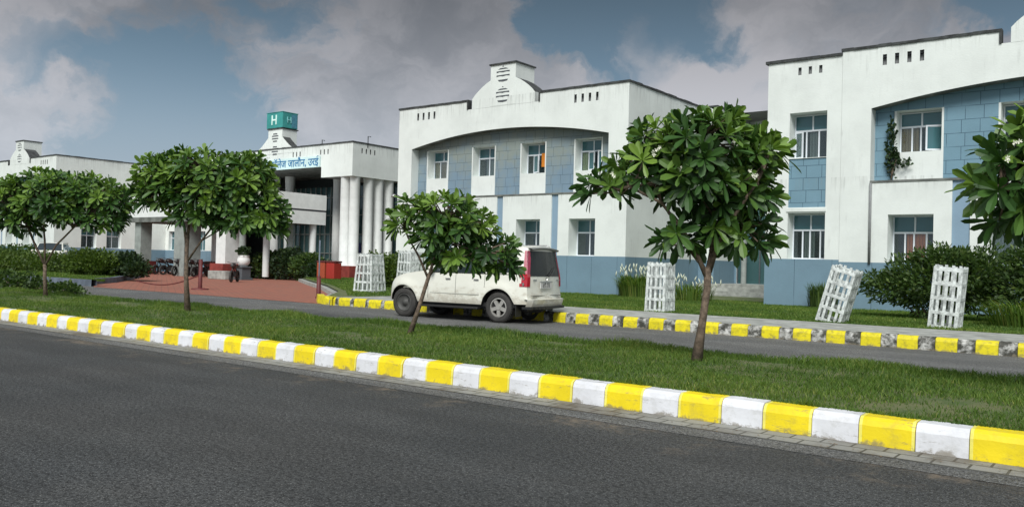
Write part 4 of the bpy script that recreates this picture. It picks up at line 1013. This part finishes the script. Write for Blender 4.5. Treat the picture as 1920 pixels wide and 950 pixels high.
# hedges and shrubs
def boxlobes(x0, x1, d, z0, z1, step=.7):
    L = []; x = x0
    while x < x1: L.append((x+step/2, 0, (z0+z1)/2, step*.62, d/2, (z1-z0)/2*1.05)); x += step
    return L
shrub('hedge', 'long low clipped hedge at the far left of the picture', (-66, 27.5, GZ), boxlobes(-9, 5.5, 2.2, 0, 1.32), 9000, .16, 'leaf_hedge', 61, 4, 'hedge')
shrub('hedge', 'darker taller hedge row behind the far left hedge', (-84, 33, GZ), boxlobes(-9, 9, 2, 0, 1.9, 1.0), 6000, .2, 'leaf_shrub', 62, 4, 'hedge')
shrub('clipped_shrub', 'round clipped green shrub on the kerbed planter', (-54.3, 26.6, GZ), [(0, 0, .78, 2.3, 1.5, .82), (-1.0, 0, .8, 1.3, 1.2, .75), (1.2, 0, .7, 1.3, 1.2, .7)], 9000, .15, 'leaf_hedge', 63)
shrub('leafy_shrub', 'dark loose shrub between the round clipped shrub and the driveway', (-52.2, 27.8, GZ), [(0, 0, .75, 1.1, .9, .72), (1.2, 0, .45, .8, .8, .45)], 3500, .17, 'leaf_dark', 64)
for i, (u, v, hh, lb) in enumerate(((15, 548, .65, 'sprawling pale-stemmed seedling plant at the far left edge of the strip'), (55, 548, .8, 'sprawling seedling plant just left of the leftmost trunk'), (120, 550, .45, 'sprawling seedling plant just right of the leftmost trunk'))):
    p = gnd(u, v, .1); shrub('seedling_plant', lb, (p.x, p.y, .02 if p.y > 14.1 else .25), [(0, 0, hh*.55, .8, .5, hh*.5), (.7, .1, hh*.4, .5, .4, hh*.35)], 800, .12, 'leaf_shrub', 70+i, 9, 'plant')
pk = [atY(u, 500, 41.5) for u in (470, 505, 540, 575, 600)]
for i, (p, hh, lb) in enumerate(zip(pk, (1.6, 2.0, 2.3, 1.9, 1.4), ('leftmost dark shrub in front of the entrance columns', 'second dark shrub in front of the entrance columns', 'tallest dark shrub in front of the entrance columns', 'fourth dark shrub in front of the entrance columns', 'reddish low shrub beside the red bins'))):
    shrub('leafy_shrub', lb, (p.x, 41.5, .1), [(0, 0, hh*.5, 1.5, 1.1, hh*.5), (.6, 0, hh*.75, .7, .7, hh*.3), (-.7, 0, hh*.65, .6, .7, hh*.3)], 3000, .2, 'leaf_dark' if i % 2 == 0 else 'leaf_shrub', 80+i, 5, 'shrub', 'dark shrubs before the portico')
shrub('hedge', 'tall clipped hedge behind the white car bonnet', (-30.2, 31.5, GZ-.05), boxlobes(-3.6, 3.6, 1.4, 0, 1.78, .7), 14000, .13, 'leaf_hedge', 90, 4, 'hedge')
shrub('wild_shrub', 'big loose dark shrub behind the two leaning guards', (-5.6, 29.6, GZ-.04), [(0, 0, 1.15, 1.7, 1.2, .95), (-1.3, 0, 1.0, 1.1, .9, .5), (1.0, .2, 1.45, 1.2, 1, .85), (.1, 0, 1.9, 1.0, .9, .45), (-1.9, -.1, 1.25, .6, .6, .25)], 15000, .16, 'leaf_shrub', 91, 14, up=.1, aspect=.22)
shrub('wild_shrub', 'tall feathery green shrub at the right border of the picture', (-2.6, 29.4, GZ-.04), [(0, 0, 1.0, 1.6, 1.2, .95), (.3, 0, 1.8, 1.2, .9, .8), (-.7, .1, 1.9, .7, .6, .55), (1.2, 0, 1.9, 1, 1, .9)], 13000, .15, 'leaf_shrub', 92, 12, up=.1, aspect=.24)
# creeper and sill plants on the nearest wing
shrub('creeper', 'thin creeper climbing beside the open window of the nearest wing', (-8.50, 34.97, 5.22), [(0, 0, 1.2, .16, .1, 1.2), (.12, 0, .9, .2, .12, .35), (.5, -.05, .75, .25, .12, .12), (.05, 0, 2.0, .12, .1, .35)], 420, .13, 'leaf_dark', 93, 3, 'plant')
def grassclump(label, loc, n, h, spread, seed, mat='leaf_grass', plumes=0):
    rng = random.Random(seed); root = empty('grass_clump', loc); tag(root, label, 'plant')
    mb = MB(); mb.t = []
    for _ in range(n):
        a = rng.uniform(0, 6.28); r = rng.random()**.6*spread*.5; p = Vector((math.cos(a)*r, math.sin(a)*r*.6, 0)); d = Vector((math.cos(a), math.sin(a), 0)); hh = h*rng.uniform(.55, 1.05); ln = rng.uniform(.1, .6)*spread*.6
        s_ = Vector((-d.y, d.x, 0))*.018; m1 = p+d*ln*.35+Vector((0, 0, hh*.7)); e = p+d*ln+Vector((0, 0, hh*rng.uniform(.8, 1.0)))
        mb.q([p-s_, p+s_, m1+s_, m1-s_]); mb.q([m1-s_, m1+s_, e]); t = rng.gauss(.45, .2); mb.t += [t, t]
    mb.build('blade', M[mat], root)
    if plumes:
        for _ in range(plumes):
            pm = MB(); x, y = rng.uniform(-.5, .5)*spread*1.15, rng.uniform(-.3, .3)*spread; z = h*rng.uniform(.62, 1.12); d = Vector((rng.uniform(-.5, .5), 0, 1)).normalized()
            pm.tube([(x, y, z), Vector((x, y, z))+d*.13, Vector((x, y, z))+d*.26], [.012, .035, .004], 5)
            pm.build('plume', M['plume'], root, smooth=True)
    return root
grassclump('clump of tall grass with white plumes against the blue wall', (-19.9, 35.6, GZ-.05), 900, 1.25, 1.9, 5, 'leaf_grass', 60)
grassclump('sparse white-flowering grass right of the upright guard', (-16.6, 34.4, GZ-.05), 260, .95, 2.1, 6, 'leaf_grass', 22)
grassclump('small dark grass tuft against the blue wall behind a leaning guard', (-10.55, 33.6, GZ-.05), 420, 1.15, 1.1, 7, 'leaf_shrub')
grassclump('wispy grass under the shrub at the right border', (-3.0, 27.9, GZ-.05), 500, .9, 2.2, 8, 'leaf_grass')

# ---------------------------------------------------------------- tree guards
GW = plain('whitewashed_concrete', (.66, .70, .68), .85, var=.45, scale=7, bump=.4)
def guard(label, loc, w_, h_, tx, ty, taper=0, rz=0):
    root = empty('tree_guard', loc); tag(root, label, 'tree guard', 'whitewashed lattice tree guards on the lawn')
    root.rotation_euler = Euler((ty, tx, rz))
    for k in range(4):
        p = MB(); nb = 5; t = .045
        def P(s_, z): f_ = 1-taper*z/h_; return s_*w_/2*f_
        for i in range(nb):
            s_ = -1+2*i/(nb-1); bw = (.035 if k % 2 == 0 else .052) if 0 < i < nb-1 else .045
            a0, a1 = P(s_, 0), P(s_, h_); o0, o1 = -P(1, 0), -P(1, h_)
            if i in (0, nb-1): a0 -= s_*bw*.9*(1 if i else 1); a1 -= s_*bw*.9
            b = len(p.v)
            for (a, o_, z) in ((a0, o0, 0), (a1, o1, h_+random.uniform(-.01, .04))):
                for (dx, dy) in ((-bw, 0), (bw, 0), (bw, t), (-bw, t)): p.v.append((a+dx, o_+dy, z))
            for f in ((0, 1, 5, 4), (1, 2, 6, 5), (2, 3, 7, 6), (3, 0, 4, 7), (4, 5, 6, 7)): p.f.append(tuple(b+x for x in f)); p.m.append(0)
        for j in range(5):
            z = .03+j*(h_-.14)/4; f_ = 1-taper*z/h_
            p.box(-w_/2*f_, w_/2*f_, -w_/2*f_-.006, -w_/2*f_+.038, z, z+.085)
        o = p.build('lattice_panel', GW, root); o.rotation_euler = (0, 0, k*math.pi/2)
    return root
def gp(u, v): p = gnd(u, v, GZ-.03); return p
p = gp(1227, 585); guard('upright guard beside the white-plumed grass', (p.x, p.y+.35, GZ-.05), .72, 1.60, R(1), 0, .10)
p = gp(1551, 604); guard('guard leaning right in front of the blue wall', (p.x, p.y+.35, GZ-.05), .70, 1.62, R(16.5), R(3), .02)
p = gp(1766, 616); guard('guard leaning slightly in front of the big dark shrub', (p.x, p.y+.35, GZ-.05), .72, 1.68, R(5), R(2), .02)
p = gp(682, 547); guard('splayed guard nearest the brick driveway', (p.x, p.y+.35, GZ-.05), 1.05, 1.72, R(0), 0, .22, R(8))
p = gp(752, 548); guard('guard partly hidden behind the white car bonnet', (p.x, p.y+.6, GZ-.05), 1.0, 1.9, R(2), 0, .12, R(-6))

# ---------------------------------------------------------------- small things
# driveway barrier posts and chain
def bpost(label, loc, h1, h2, wbase):
    r = empty('barrier_post', loc); tag(r, label, 'post')
    b = MB(); b.lathe([(.0, h1), (.09, h1), (.10, 0)][::-1], 12); b.build('pole', M['dark_red'], r, smooth=True)
    if h2: b = MB(); b.lathe([(.03, h1), (.03, h2), (0, h2)], 8); b.build('rod', M['bluegrey'], r, smooth=True)
    b = MB(); b.lathe([(wbase, 0), (wbase, .05), (.1, .08)], 20); b.build('foot', M['dark_red'], r, smooth=True)
p1 = gnd(597, 559); bpost('tall thin post with red lower half at the right edge of the driveway', (p1.x, p1.y, .012), .95, 2.5, .14)
p2 = gnd(375, 543); bpost('short dark red post on a round foot in the middle of the driveway', (p2.x, p2.y, .012), 1.5, 0, .42)
ch = MB(); pa, pb = Vector((p2.x, p2.y, .75)), gnd(255, 526, .3)
ch.tube([pa.lerp(pb, t)-Vector((0, 0, .35*math.sin(math.pi*t))) for t in np.linspace(0, 1, 14)], .03, 6); tag(ch.build('chain', M['dark_red'], smooth=True), 'dark red chain sagging from the short post across the driveway', 'chain')
# red bins
for i, (x, lb) in enumerate(((-46.3, 'red bin nearest the entrance columns'), (-47.3, 'orange-red bin left of the other red bin'))):
    r = empty('litter_bin', (x, 39.6, .2)); tag(r, lb, 'bin', 'red bins beside the columns')
    b = MB(); T = Matrix.Identity(4); b.box(-.42, .42, -.35, .35, .12, 1.25); b.build('bin_body', plain('red_bin_%d' % i, (.36, .03, .02) if i == 0 else (.36, .07, .03), .5), r, bevel=.05)
    b = MB(); b.box(-.45, .45, -.38, .38, 1.255, 1.38); b.build('lid', M['dark_red'], r, bevel=.04)
    for sx_ in (-.36, .36): b = MB(); b.box(sx_-.04, sx_+.04, -.3, .3, 0, .12); b.build('foot', TRIM, r)
# flower pot on a plinth, concrete block
pp = atY(457, 480, 37.5); r = empty('flower_pot', (pp.x, 37.5, 1.0)); tag(r, 'white round flower pot before the entrance shrubs', 'pot')
b = MB(); b.lathe([(.0, 0), (.28, 0), (.46, .3), (.46, .55), (.38, .75), (.44, .82), (.36, .8)], 20); b.build('pot', M['column'], r, smooth=True)
b = MB(); b.t = []; leafcloud(b, [(0, 0, 1.05, .4, .4, .35)], 300, .2, random.Random(4)); b.build('foliage', M['leaf_dark'], r)
r = empty('stone_pedestal', (pp.x, 37.5, 0)); tag(r, 'dark square pedestal under the white flower pot', 'pedestal')
b = MB(); b.box(-.5, .5, -.5, .5, 0, .16); b.box(-.38, .38, -.38, .38, .16, .9); b.box(-.46, .46, -.46, .46, .9, 1.0); b.build('block', M['slot'], r, bevel=.02)
pp = atY(425, 507, 37); r = empty('concrete_block', (pp.x, 36.6, .01)); tag(r, 'pale concrete block at the right end of the red post base', 'block')
b = MB(); b.box(-1.2, 1.0, -.4, .4, 0, .62); b.build('block_body', M['concrete'], r, bevel=.04)
# motorcycles
def motorcycle(label):
    r = empty('motorcycle', (0, 0, 0)); tag(r, label, 'motorcycle', 'motorcycles parked under the canopy')
    for x in (-.62, .65):
        b = MB(); b.lathe([(.20, -.05), (.30, -.05), (.31, 0), (.30, .05), (.20, .05)], 20, axis='Y')
        for k in range(6): b.box(.02, .2, -.012, .012, -.012, .012, 0, Matrix.Rotation(k*math.pi/3, 4, 'Y'))
        o = b.build('wheel', TYRE, r); o.location = (x, 0, .31)
    b = MB(); b.tube([(.65, 0, .31), (.48, 0, .7), (.38, 0, 1.0)], .03, 8); b.tube([(-.62, .08, .31), (-.1, .1, .35), (.2, .08, .5), (.42, 0, .85)], .03, 8); b.tube([(-.6, 0, .5), (-.2, 0, .72), (.4, 0, .82)], .035, 8); b.box(-.15, .2, -.14, .14, .28, .58); b.tube([(-.75, -.14, .32), (.15, -.14, .3)], .04, 8); b.build('frame', TRIM, r)
    b = MB(); b.lathe([(0, -.22), (.12, -.16), (.15, 0), (.12, .2), (0, .27)], 14, T=Matrix.Translation((.12, 0, .86)) @ Matrix.Rotation(R(80), 4, 'Y')); b.build('fuel_tank', plain('dark_tank', (.05, .03, .03), .3, coat=.5), r, smooth=True)
    b = MB(); b.box(-.62, -.02, -.13, .13, .78, .88); b.build('seat', TRIM, r, bevel=.04)
    b = MB(); b.tube([(.30, -.33, 1.06), (.38, -.12, 1.02), (.38, .12, 1.02), (.30, .33, 1.06)], .018, 6); b.build('handlebar', DGREY, r)
    b = MB(); b.lathe([(0, 0), (.09, 0), (.10, -.1), (0, -.14)], 14, T=Matrix.Translation((.56, 0, .88)) @ Matrix.Rotation(R(90), 4, 'Y')); b.build('headlight', DGREY, r, smooth=True)
    return r
mc = motorcycle('leftmost dark motorcycle under the canopy'); 
spots = [(306, 'leftmost dark motorcycle under the canopy'), (322, 'second dark motorcycle from the left under the canopy'), (338, 'dark motorcycle just left of the straight trunk'), (362, 'dark motorcycle just right of the straight trunk'), (378, 'rightmost dark motorcycle of the row under the canopy')]
for i, (u, lb) in enumerate(spots):
    o = mc if i == 0 else copy_tree(mc); q_ = atY(u, 500, 38.6 if u > 330 else 39.6); o.location = (q_.x, q_.y, .02); o.rotation_euler = (0, 0, R(-70+random.uniform(-12, 12))); o.scale = (1.35, 1.35, 1.35); o['label'] = lb
o = copy_tree(mc); q_ = atY(440, 505, 33.5); o.location = (q_.x, q_.y, .02); o.rotation_euler = (0, 0, R(-50)); o.scale = (1.15, 1.15, 1.25); o['label'] = 'lone dark motorcycle parked on the brick driveway by the flower pot'; o['group'] = 'motorcycles parked under the canopy'
# orange cloth hanging on the open casement of the left wing
oc = empty('hanging_cloth', (-29.14+2.05, 36.6+1.12, 7.05)); tag(oc, 'orange cloth hanging from an upper window of the wing behind the car', 'cloth')
b = MB()
for i in range(8):
    a, c_ = -.1+i*.09, -.1+(i+1)*.09
    b.q([(a, -.02*(i % 2), .0), (c_, -.02*((i+1) % 2), .0), (c_, -.02*((i+1) % 2), .75), (a, -.02*(i % 2), .75)])
b.build('fabric', M['curt_orange'], oc, smooth=True)
# open casements of the nearest wing and of the left wing
def casement(parent, x, y, z, w_, h_, ang, gl='teal_glass'):
    f = MB(); t = .06; f.box(0, w_, -.02, .02, 0, t); f.box(0, w_, -.02, .02, h_-t, h_); f.box(0, t, -.02, .02, t, h_-t); f.box(w_-t, w_, -.02, .02, t, h_-t)
    o = f.build('open_casement', M['frame'], parent); o.location = (x, y, z); o.rotation_euler = (0, 0, ang)
    p = MB(); p.box(t, w_-t, -.003, .003, t, h_-t); p.build('pane', M[gl], o)
casement(wr_, -4.55, 1.12, 6.72, .62, 1.0, R(180+28)); casement(wr_, -2.5, 1.12, 6.72, .5, 1.0, R(-48), 'glass')
casement(wl_, 5.0, 1.14, 6.72, .5, .98, R(-20)); casement(wl_, 6.05, 1.14, 6.72, .45, .98, R(180+55)); casement(wl_, 1.45, 1.1, 6.72, .62, .98, R(-30))
casement(sb, -.5, .6, 6.36, .42, 1.1, R(-25), 'glass')
# wall edge line and wall lamp
b = MB(); b.tube([(-9.85+.02, 34.44, .3), (-9.85+.02, 34.44, 5.35)], .045, 8); 
dp = MB(); dp.tube([(-6.84, -.05, 2.15), (-6.84, -.05, 5.4)], .05, 8); dp.build('wall_edge_line', M['slotgrey'], wr_, smooth=True)  # grey tube added for the dark line at a projecting wall edge
r = empty('wall_lamp', (-36.9, 36.6, 5.6)); tag(r, 'small bracket lamp near the left corner of the wing behind the car', 'lamp')
b = MB(); b.tube([(0, 0, 0), (0, -.35, .1), (.0, -.5, .05)], .03, 6); b.build('bracket', TRIM, r)
b = MB(); b.lathe([(.03, .12), (.14, .04), (.16, -.06), (0, -.08)], 12, T=Matrix.Translation((0, -.55, 0))); b.build('lamp_shade', SILV, r, smooth=True)
# roof clutter on the central block
for i, (u, v, hh, lb) in enumerate(((604, 270, .45, 'thin bent rod on the central roof left of its corner'), (690, 268, .35, 'short rod on the central roof right of its corner'))):
    q_ = atY(u, v, 45.2); r = MB(); r.tube([(q_.x, 45.2, 10.4), (q_.x, 45.2, 10.97+hh), (q_.x+.3, 45.2, 10.97+hh*.8)], .04, 6); tag(r.build('roof_rod', M['slot'], smooth=True), lb, 'rod')

# ---------------------------------------------------------------- grass blades (numpy, one mesh per sheet)
def grass(name, n, xr, yfun, z, hfun, wd, seed, mat, label, dens=None):
    rs = np.random.RandomState(seed)
    x = rs.uniform(xr[0], xr[1], n*3); t = rs.uniform(0, 1, n*3)
    if dens is not None: keep = rs.uniform(0, 1, n*3) < dens(x); x, t = x[keep], t[keep]
    x, t = x[:n], t[:n]; n = len(x)
    ya, yb = yfun(x); y = ya+(yb-ya)*t
    bare = np.sin(x*.83+1.3*np.sin(y*.9+.4))*np.sin(y*1.21+1.7*np.sin(x*.47))+.45*np.sin(x*3.3+y*1.9)*np.sin(y*4.1-x*1.3)
    kp = rs.uniform(0, 1, n) > np.clip((bare-.50)*1.5, 0, .85); x, y, ya, yb = x[kp], y[kp], ya[kp], yb[kp]; n = len(x)
    keep = yb > ya+.02; x, y = x[keep], y[keep]; n = len(x)
    clump = .5+.5*np.sin(x*1.9+np.sin(y*2.3)*1.7)*np.cos(y*1.6+np.sin(x*1.1)); clump2 = .5+.5*np.sin(x*6.1+y*3.7)*np.sin(y*7.3-x*2.2)
    h = hfun(x, y)*(.55+.5*clump+.35*clump2)*rs.uniform(.5, 1.25, n)
    a = rs.uniform(0, 2*np.pi, n); ln = h*rs.uniform(.15, .9, n); la = rs.uniform(0, 2*np.pi, n)
    w_ = wd*rs.uniform(.6, 1.3, n); dx, dy = np.cos(a)*w_, np.sin(a)*w_; lx, ly = np.cos(la)*ln, np.sin(la)*ln
    z0 = z+.02*np.sin(x*1.7+y)+.015*np.sin(x*.6-y*2.1)-.02 if name == 'strip_grass' else np.full(n, z)
    V = np.zeros((n, 5, 3)); V[:, 0] = np.c_[x-dx, y-dy, z0]; V[:, 1] = np.c_[x+dx, y+dy, z0]
    V[:, 2] = np.c_[x+dx*.8+lx*.35, y+dy*.8+ly*.35, z0+h*.6]; V[:, 3] = np.c_[x-dx*.8+lx*.35, y-dy*.8+ly*.35, z0+h*.6]; V[:, 4] = np.c_[x+lx, y+ly, z0+h]
    b = (np.arange(n)*5)[:, None]
    loops = np.concatenate([b+np.array([0, 1, 2, 3]), b+np.array([3, 2, 4])], 1).ravel()
    me = bpy.data.meshes.new(name); me.vertices.add(n*5); me.vertices.foreach_set('co', V.ravel())
    me.loops.add(n*7); me.loops.foreach_set('vertex_index', loops.astype(np.int32)); me.polygons.add(n*2)
    st = np.stack([np.arange(n)*7, np.arange(n)*7+4], 1).ravel(); me.polygons.foreach_set('loop_start', st.astype(np.int32))
    me.update(calc_edges=True); me.validate()
    dry = .5+.5*np.sin(x*.9+2)*np.sin(y*1.3+x*.4); tint = np.clip(rs.normal(.38, .13, n)+.16*(clump-.5)+.30*(dry-.5)+(rs.uniform(0, 1, n) < .06)*.45, 0, 1)
    at = me.attributes.new('tint', 'FLOAT', 'FACE'); at.data.foreach_set('value', np.repeat(tint, 2).astype(np.float32))
    me.materials.append(M[mat]); o = bpy.data.objects.new(name, me); col.objects.link(o); tag(o, label, 'grass', kind='stuff'); return o
sbk = lambda x: (np.full_like(x, 9.04), 13.98+.12*np.sin(x*1.3)+.08*np.sin(x*3.1+1))
grass('strip_grass', 230000, (-46, 1.5), sbk, .262, lambda x, y: .075+.05*np.exp(-((y-9.1)/.12)**2)*0+.03*(y > 13.2), .0055, 1, 'leaf_grass', 'rough green grass on the strip between the two roads', lambda x: np.clip(1.15+x/42, .16, 1))
grass('edge_grass', 15000, (-34, 1), lambda x: (np.full_like(x, 9.03), 9.14+.05*np.sin(x*5.1)+.04*np.sin(x*11.3)), .262, lambda x, y: .055+.075*np.clip(np.sin(x*2.7)*np.sin(x*1.1+2)*np.sin(x*7.9)+.1, 0, 1), .006, 12, 'leaf_grass', 'uneven grass fringe hanging over the back of the near kerb')
def lawnY(x): return 24.12+.10*np.sin(x*2.3)*np.sin(x*.9+1), np.where(x > -24.4, np.where(x > -13.3, 34.4, 36.5), 36.5)
def lawnY2(x):
    lo = np.interp(-x, [24.4, 26, 29.3, 36.6, 45, 50.5], [22.3, 23.0, 25.8, 31.2, 36.8, 40.5]); return lo, np.where(x > -37.1, 36.5, 44.0)
grass('lawn_grass', 150000, (-24.4, 1.5), lawnY, GZ-.03, lambda x, y: .07+0*x, .010, 2, 'leaf_grass', 'green lawn behind the service road kerb')
grass('lawn_grass', 50000, (-50, -24.4), lawnY2, GZ-.03, lambda x, y: .08+0*x, .014, 3, 'leaf_grass', 'green lawn between the driveway and the wings')
grass('planter_grass', 30000, (-80, -43), lambda x: (np.full_like(x, 21.6), np.interp(-x, [43, 45.4, 48.5, 54, 59.6, 64.5, 80], [21.7, 21.9, 24.8, 28.6, 32.4, 35.3, 37.8])), GZ-.04, lambda x, y: .10+0*x, .02, 4, 'leaf_grass', 'rough grass in the kerbed planter bed')
# fallen leaves and grit along the gutter
rl = random.Random(9); b = MB()
for _ in range(420):
    x = -26+rl.random()**.8*26; y = 8.4-abs(rl.gauss(0, .16))+.2; s_ = rl.uniform(.008, .03); a = rl.uniform(0, 6.28); d = Vector((math.cos(a), math.sin(a), rl.uniform(-.2, .3)))*s_; e = Vector((-math.sin(a), math.cos(a), 0))*s_*.5; p = Vector((x, y, .022+rl.uniform(0, .012)))
    b.q([p, p+d*.5+e, p+d, p+d*.5-e])
tag(b.build('leaf_litter', plain('dry_leaf', (.20, .13, .06), .9, var=.5, scale=30)), 'dry leaf litter scattered along the kerb gutter', 'litter', kind='stuff')
